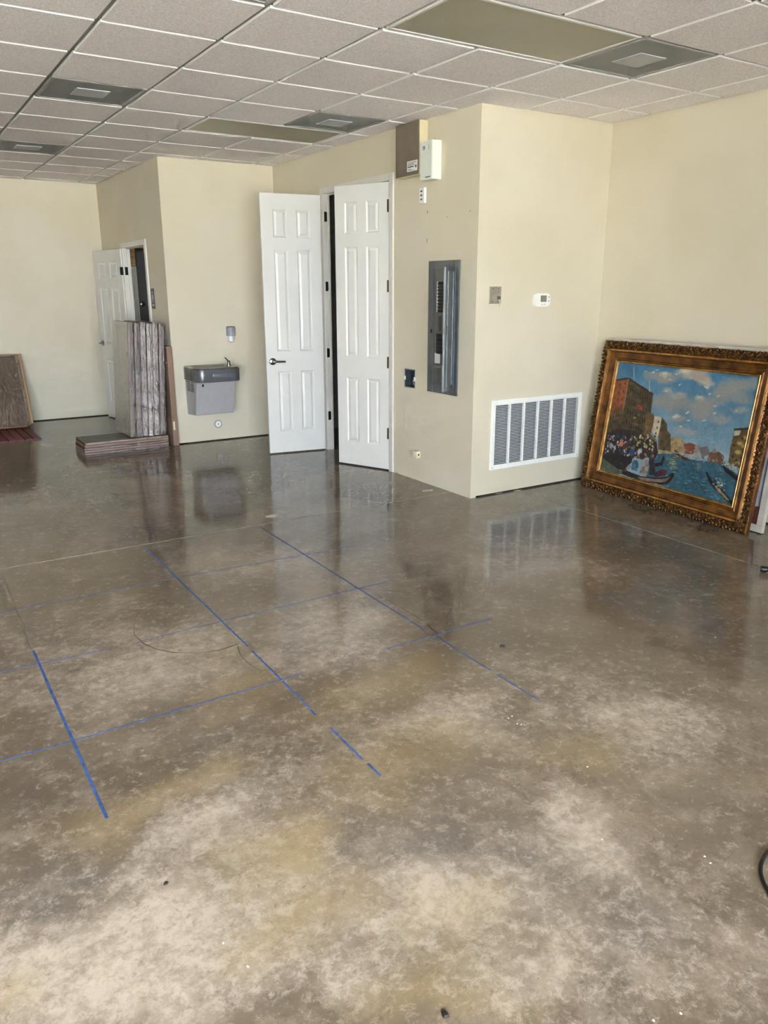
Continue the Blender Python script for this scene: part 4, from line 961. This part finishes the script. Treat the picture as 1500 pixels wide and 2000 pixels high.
    for x, y in [(1250, 840), (1232, 925), (1300, 790), (1290, 870)]: dab(x, y, 32, 24, (186, 164, 84), -0.1, .4, .9)
    for x, y in [(1280, 795), (1262, 975), (1200, 860), (1215, 1000), (1180, 960), (1300, 930)]: dab(x, y, 14, 18, (48, 38, 30), 0, .5, .9)
    for i in range(60): dab(rg.uniform(1090, 1250), 1010+rg.uniform(0, 75), rg.uniform(4, 10), rg.uniform(4, 8), [(206, 186, 130), (226, 216, 196), (120, 84, 48), (60, 48, 40)][rg.integers(0, 4)], 0, .5, .9)
    poly([(1075, 1045), (1120, 1062), (1235, 1165), (1225, 1200), (1110, 1105)], (38, 34, 32), 0.2, 64)
    for i in range(36): dab(rg.uniform(880, 1100), 985+rg.uniform(-12, 36), rg.uniform(5, 12), rg.uniform(3, 6), [(206, 200, 196), (70, 56, 56), (150, 96, 84)][rg.integers(0, 3)], 0, .5, .9)
    # golden barge in the distance
    poly([(646, 900), (690, 975), (745, 1008), (800, 998), (768, 985), (706, 950), (664, 905)], (92, 58, 36), 0.2, 66)
    for i in range(46): dab(rg.uniform(660, 835), rg.uniform(905, 985), rg.uniform(6, 16), rg.uniform(4, 8), [(176, 116, 64), (202, 158, 96), (150, 72, 52), (212, 186, 150)][rg.integers(0, 4)], rg.uniform(-.6, .6), .5, .85)
    # crowd on the quay
    poly([(10, 760), (120, 710), (300, 730), (490, 830), (500, 930), (470, 980), (-40, 1000), (-20, 860)], (50, 44, 40), 0.35, 67)
    for i in range(250):
        x = rg.uniform(-10, 490); y = rg.uniform(770, 985)
        pal = [(196, 196, 196), (70, 66, 70), (56, 84, 128), (192, 100, 66), (122, 54, 46), (30, 28, 30), (150, 150, 158), (214, 204, 186)]
        c = pal[rg.integers(0, 8)]
        if 240 < x < 480 and y < 890 and rg.random() < 0.6: c = [(208, 186, 92), (226, 212, 140), (176, 160, 70)][rg.integers(0, 3)]
        dab(x, y, rg.uniform(5, 12), rg.uniform(7, 18), c, rg.uniform(-.4, .4), .45, .92, .5)
    dab(160, 855, 24, 32, (214, 122, 86)); dab(255, 930, 28, 40, (46, 76, 128)); dab(330, 930, 26, 40, (190, 196, 204)); dab(60, 870, 18, 34, (156, 162, 170)); dab(480, 880, 18, 56, (64, 34, 28)); dab(190, 880, 22, 30, (110, 40, 40))
    # quay slope and gondolas
    poly([(-60, 990), (20, 985), (190, 1145), (-60, 1110)], (84, 96, 76), 0.25, 68)
    poly([(0, 960), (120, 945), (260, 985), (250, 1030), (180, 1100), (120, 1090), (-20, 985)], (38, 32, 32), 0.25, 69)
    poly([(450, 1030), (520, 1022), (548, 952), (556, 985), (534, 1052), (440, 1066)], (34, 30, 34), 0.15, 70)
    poly([(130, 1010), (200, 1100), (330, 1152), (460, 1168), (575, 1158), (620, 1118), (642, 1118), (640, 1160), (580, 1222), (500, 1232), (330, 1198), (160, 1140)], (44, 36, 36), 0.25, 71)
    poly([(300, 1160), (460, 1182), (570, 1172), (612, 1146), (560, 1204), (470, 1212), (330, 1190)], (140, 112, 90), 0.2, 72)
    for i in range(20): dab(rg.uniform(140, 240), rg.uniform(1020, 1110), rg.uniform(6, 14), rg.uniform(4, 9), [(140, 100, 50), (60, 46, 40), (90, 60, 40)][rg.integers(0, 3)], .7, .5, .9)
    dab(350, 965, 34, 40, (70, 50, 44), rag=.3); dab(415, 950, 36, 40, (62, 48, 50), rag=.3)
    poly([(262, 1010), (300, 1000), (318, 1040), (300, 1110), (244, 1092)], (66, 108, 138), 0.5, 81); dab(286, 985, 11, 15, (190, 180, 170), rag=.2)
    poly([(374, 1000), (404, 992), (412, 1060), (392, 1140), (310, 1128), (344, 1078)], (158, 142, 130), 0.5, 82); dab(392, 972, 11, 14, (140, 100, 84), rag=.2)
    poly([(418, 985), (462, 985), (470, 1140), (412, 1140)], (46, 44, 52), 0.3, 83); dab(438, 965, 11, 14, (120, 84, 70), rag=.2)
    poly([(440, 1135), (500, 1100), (545, 1085), (575, 1105), (560, 1145), (470, 1160)], (86, 34, 50), 0.3, 73)
    poly([(930, 1112), (948, 1108), (985, 1190), (1070, 1265), (1170, 1385), (1160, 1415), (1070, 1330), (970, 1225)], (40, 34, 32), 0.2, 74)
    poly([(1000, 1225), (1060, 1275), (1140, 1370), (1110, 1360), (1030, 1285)], (160, 130, 78), 0.25, 75)
    for i in range(34): dab(rg.normal(1045, 26), rg.normal(1215, 26), rg.uniform(5, 11), rg.uniform(5, 12), [(226, 222, 214), (186, 172, 92), (40, 38, 40), (120, 140, 170)][rg.integers(0, 4)], 0, .5, .9)
    img += ((fb(120, 90, 91)-0.5)*16)[..., None]
    g_ = img.mean(axis=2, keepdims=True); img = (img*0.84+g_*0.16)*0.86  # greyed and dimmed: shade of the dark corner worked into the paint
    return np.clip(img, 8, 240)
NU, NV = 330, 236
rgb = paint(NU, NV)/255.0
rgb = np.where(rgb <= 0.04045, rgb/12.92, ((rgb+0.055)/1.055)**2.4)
cw_, ch_ = FW-2*MW+0.008, FH-2*MW+0.008
uu, vv = np.meshgrid(np.linspace(0, cw_, NU), np.linspace(0, ch_, NV))
lum = rgb.mean(axis=2)
co = np.stack([uu+MW-0.004, REC-0.0015*np.clip(lum*2, 0, 1), vv+MW-0.004], axis=-1).reshape(-1, 3)
ii = np.arange(NU*NV).reshape(NV, NU)
quads = np.stack([ii[:-1, :-1], ii[:-1, 1:], ii[1:, 1:], ii[1:, :-1]], axis=-1).reshape(-1, 4)
me = bpy.data.meshes.new('canvas')
me.vertices.add(len(co)); me.vertices.foreach_set('co', co.ravel())
me.loops.add(quads.size); me.loops.foreach_set('vertex_index', quads.ravel().astype(np.int32))
me.polygons.add(len(quads)); me.polygons.foreach_set('loop_start', np.arange(0, quads.size, 4, dtype=np.int32)); me.polygons.foreach_set('loop_total', np.full(len(quads), 4, dtype=np.int32))
me.update(calc_edges=True); me.validate()
ca = me.color_attributes.new('paint', 'FLOAT_COLOR', 'POINT')
ca.data.foreach_set('color', np.concatenate([rgb.reshape(-1, 3), np.ones((NU*NV, 1))], axis=1).ravel())
cm = bpy.data.materials.new('oil_paint'); cm.use_nodes = True; nt = cm.node_tree; b = nt.nodes['Principled BSDF']
at = nt.nodes.new('ShaderNodeVertexColor'); at.layer_name = 'paint'; nt.links.new(at.outputs['Color'], b.inputs['Base Color']); b.inputs['Roughness'].default_value = 0.42; b.inputs['Specular IOR Level'].default_value = 0.3
tc = nt.nodes.new('ShaderNodeTexCoord'); nz = nt.nodes.new('ShaderNodeTexNoise'); nz.inputs['Scale'].default_value = 90; bp = nt.nodes.new('ShaderNodeBump'); bp.inputs['Strength'].default_value = 0.25; bp.inputs['Distance'].default_value = 0.003
nt.links.new(tc.outputs['Object'], nz.inputs['Vector']); nt.links.new(nz.outputs['Fac'], bp.inputs['Height']); nt.links.new(bp.outputs['Normal'], b.inputs['Normal'])
me.materials.append(cm)
link('canvas', me, pic)

# stretched canvas turned to the wall behind the gold frame
bk = thing('stretched_canvas', 'back of a pale stretched canvas leaning behind the gold frame', 'canvas')
B2 = PB+e*0.045+mm*0.115
up2 = (mm*math.sin(0.088)+Vector((0, 0, 1))*math.cos(0.088)); dp2 = up2.cross(e)
if dp2.dot(mm) < 0: dp2 = -dp2
bk.matrix_world = Matrix(((e.x, dp2.x, up2.x, B2.x), (e.y, dp2.y, up2.y, B2.y), (e.z, dp2.z, up2.z, 0.006), (0, 0, 0, 1)))
M_PALE = mat('pale_stretcher_wood', (196, 190, 178), 0.6, var=0.10, scale=10)
CW2, CH2 = 1.60, 1.21
for (x0, x1, z0, z1) in ((0, CW2, 0, 0.05), (0, CW2, CH2-0.05, CH2), (0, 0.05, 0.05, CH2-0.05), (CW2-0.05, CW2, 0.05, CH2-0.05)):
    MB().box(x0, x1, 0, 0.03, z0, z1).build('stretcher_bar', M_PALE, bk, bevel=0.003)
M_RB = mat('red_brown_liner', (104, 50, 36), 0.6)
for (x0, x1, z0, z1) in ((0.05, CW2-0.05, 0.05, 0.085), (CW2-0.085, CW2-0.05, 0.085, 0.17)):
    MB().box(x0, x1, 0.008, 0.03, z0, z1).build('liner', M_RB, bk, bevel=0.002)
MB().box(0.03, CW2-0.03, 0.020, 0.026, 0.03, CH2-0.03).build('canvas_cloth', mat('grey_primed_cloth', (178, 182, 192), 0.8), bk)

# ------------------------------------------------------------------ blue layout lines snapped on the slab
M_BLUE = mat('blue_chalk', (52, 86, 146), 0.7, var=0.25, scale=30)
def bl(segs, w, label):
    root = thing('blue_chalk_line', label, 'chalk line', group='blue layout lines on the floor')
    for a, c in segs:
        p, q = on_floor(*a), on_floor(*c)
        strip(wob((p.x, p.y), (q.x, q.y), 16, 0.0008), w).build('line_segment', M_BLUE, root)
bl([((65, 1271), (209, 1598))], 0.011, 'broad blue chalk line nearest the left edge, running toward the camera')
bl([((282, 1068), (484, 1262)), ((492, 1271), (550, 1328)), ((553, 1331), (572, 1351)), ((575, 1353), (592, 1370)), ((594, 1373), (604, 1383)), ((606, 1386), (617, 1397)), ((645, 1421), (664, 1440)), ((666, 1442), (708, 1483)), ((718, 1491), (743, 1515))], 0.009, 'middle broken blue chalk line running toward the camera')
bl([((508, 1029), (830, 1231)), ((848, 1241), (898, 1272)), ((900, 1274), (958, 1309)), ((970, 1317), (1055, 1369))], 0.007, 'rightmost long blue chalk line running toward the camera')
bl([((0, 1198), (280, 1141)), ((283, 1140), (690, 1066))], 0.004, 'faint blue chalk line crossing the floor farthest from the camera')
bl([((0, 1312), (209, 1269))], 0.006, 'short blue chalk line across the floor at the left edge')
bl([((268, 1254), (430, 1214)), ((434, 1213), (768, 1133))], 0.005, 'long thin blue chalk line crossing the middle of the floor')
bl([((0, 1487), (138, 1448)), ((142, 1447), (590, 1316))], 0.007, 'blue chalk line crossing the floor nearest the camera')
bl([((756, 1267), (840, 1243)), ((846, 1241), (960, 1208))], 0.006, 'short blue chalk line crossing the rightmost long line')

# ------------------------------------------------------------------ cords and litter
M_RUB = mat('black_rubber', (20, 19, 18), 0.45, var=0.1)
def smooth_pts(pts, n=10):
    o = []
    for i in range(len(pts)-1):
        p0 = Vector(pts[max(i-1, 0)]); p1 = Vector(pts[i]); p2 = Vector(pts[i+1]); p3 = Vector(pts[min(i+2, len(pts)-1)])
        for k in range(n):
            t_ = k/n
            o.append(0.5*((2*p1)+(-p0+p2)*t_+(2*p0-5*p1+4*p2-p3)*t_*t_+(-p0+3*p1-3*p2+p3)*t_**3))
    o.append(Vector(pts[-1])); return o
t = thing('power_cord', 'black power cord ending in a plug near the gold frame', 'cord')
a = on_floor(1484, 1117); a.z = 0.0
MB().lathe([(0.012, 0.0), (0.019, 0.004), (0.020, 0.03), (0.012, 0.045), (0.007, 0.055)], 14, (0, 0, 0), 'x').build('plug', M_RUB, t, loc=(a.x, a.y, 0.021), rot=(0, 0, math.radians(-58)), smooth=True)
dv = Vector((math.cos(math.radians(-58)), math.sin(math.radians(-58)), 0)); q = a+dv*0.05; q.z = 0.02
MB().tube(smooth_pts([q, q+dv*0.03+Vector((0, 0, -0.014)), q+dv*0.12+Vector((0.01, 0, -0.0145)), q+dv*0.5+Vector((0.12, 0.03, -0.0145)), q+dv*1.0+Vector((-0.05, 0.02, -0.0145)), q+dv*1.5+Vector((-0.25, 0.1, -0.0145))]), 0.005, 8).build('cable', M_RUB, t, smooth=True)
for z in (-0.007, 0.007): MB().box(-0.018, 0.0, z-0.003, z+0.003, -0.0008, 0.0008).build('prong', M_CHROME, t, loc=(a.x, a.y, 0.021), rot=(0, 0, math.radians(-58)))
cp = [on_floor(*s) for s in ((1530, 1655), (1502, 1664), (1489, 1683), (1485, 1703), (1490, 1724), (1502, 1745), (1530, 1775))]
cp = [Vector((p.x, p.y, 0.006)) for p in cp]
cp = [cp[0]+Vector((0.5, -0.15, 0)), cp[0]+Vector((0.2, 0.0, 0))]+cp+[cp[-1]+Vector((0.15, -0.12, 0)), cp[-1]+Vector((0.5, -0.2, 0))]
tag(MB().tube(smooth_pts(cp), 0.0055, 8).build('extension_cord', M_RUB, smooth=True), 'loop of black cord at the right edge of the foreground floor', 'cord')
M_CRUMB = mat('pale_plaster_crumb', (226, 220, 206), 0.8); M_CHIP = mat('dark_leaf_scrap', (40, 32, 26), 0.7)
def crumb(x, y, r, m, label, cat, group):
    p = on_floor(x, y); n = 7; rr_ = [r*RND.uniform(.6, 1.3) for _ in range(n)]
    lo = [(math.cos(i*2*math.pi/n)*rr_[i], math.sin(i*2*math.pi/n)*rr_[i]*0.8) for i in range(n)]
    mb = MB(); vs = [(a_, b_, 0) for a_, b_ in lo]+[(a_*.6, b_*.6, r*0.5) for a_, b_ in lo]
    mb.add(vs, [tuple(range(n-1, -1, -1)), tuple(range(n, 2*n))]+[(i, (i+1) % n, n+(i+1) % n, n+i) for i in range(n)])
    tag(mb.build(cat.replace(' ', '_'), m, loc=(p.x, p.y, 0.0005), rot=(0, 0, RND.uniform(0, 6))), label, cat, group)
CRUMBS = [(993, 1403, 'tiny pale plaster crumb, leftmost of the cluster beyond the rightmost blue line end'), (1000, 1399, 'tiny pale plaster crumb, topmost of the cluster beyond the rightmost blue line end'),
          (1010, 1414, 'tiny pale plaster crumb, third of the cluster beyond the rightmost blue line end'), (1018, 1416, 'tiny pale plaster crumb, rightmost of the cluster beyond the rightmost blue line end'),
          (1176, 1640, 'tiny pale plaster crumb on the small pale foreground patch at the right'), (1376, 1673, 'tiny pale plaster crumb left of the cord loop, upper of two'), (1388, 1686, 'tiny pale plaster crumb left of the cord loop, lower of two'),
          (1397, 1245, 'tiny pale plaster crumb on bare floor below the gold frame'), (1147, 1498, 'tiny pale plaster crumb in the middle of the right floor'), (484, 1888, 'tiny pale plaster crumb in the left foreground, lower of two'),
          (436, 1843, 'tiny pale plaster crumb in the left foreground, upper of two'), (1276, 1993, 'tiny pale plaster crumb at the bottom edge, left of two'), (1330, 1980, 'tiny pale plaster crumb at the bottom edge, right of two')]
for x, y, lb in CRUMBS:
    crumb(x, y, 0.0038, M_CRUMB, lb, 'plaster crumb', 'pale plaster crumbs on the floor')
crumb(981, 1263, 0.014, M_CHIP, 'dark dry leaf scrap right of the short blue cross line', 'leaf scrap', 'dark leaf scraps on the floor')
crumb(870, 1983, 0.012, M_CHIP, 'dark dry leaf scrap at the bottom edge of the foreground', 'leaf scrap', 'dark leaf scraps on the floor')
crumb(324, 1726, 0.008, M_CHIP, 'dark dry leaf scrap on the pale foreground patch at the left', 'leaf scrap', 'dark leaf scraps on the floor')
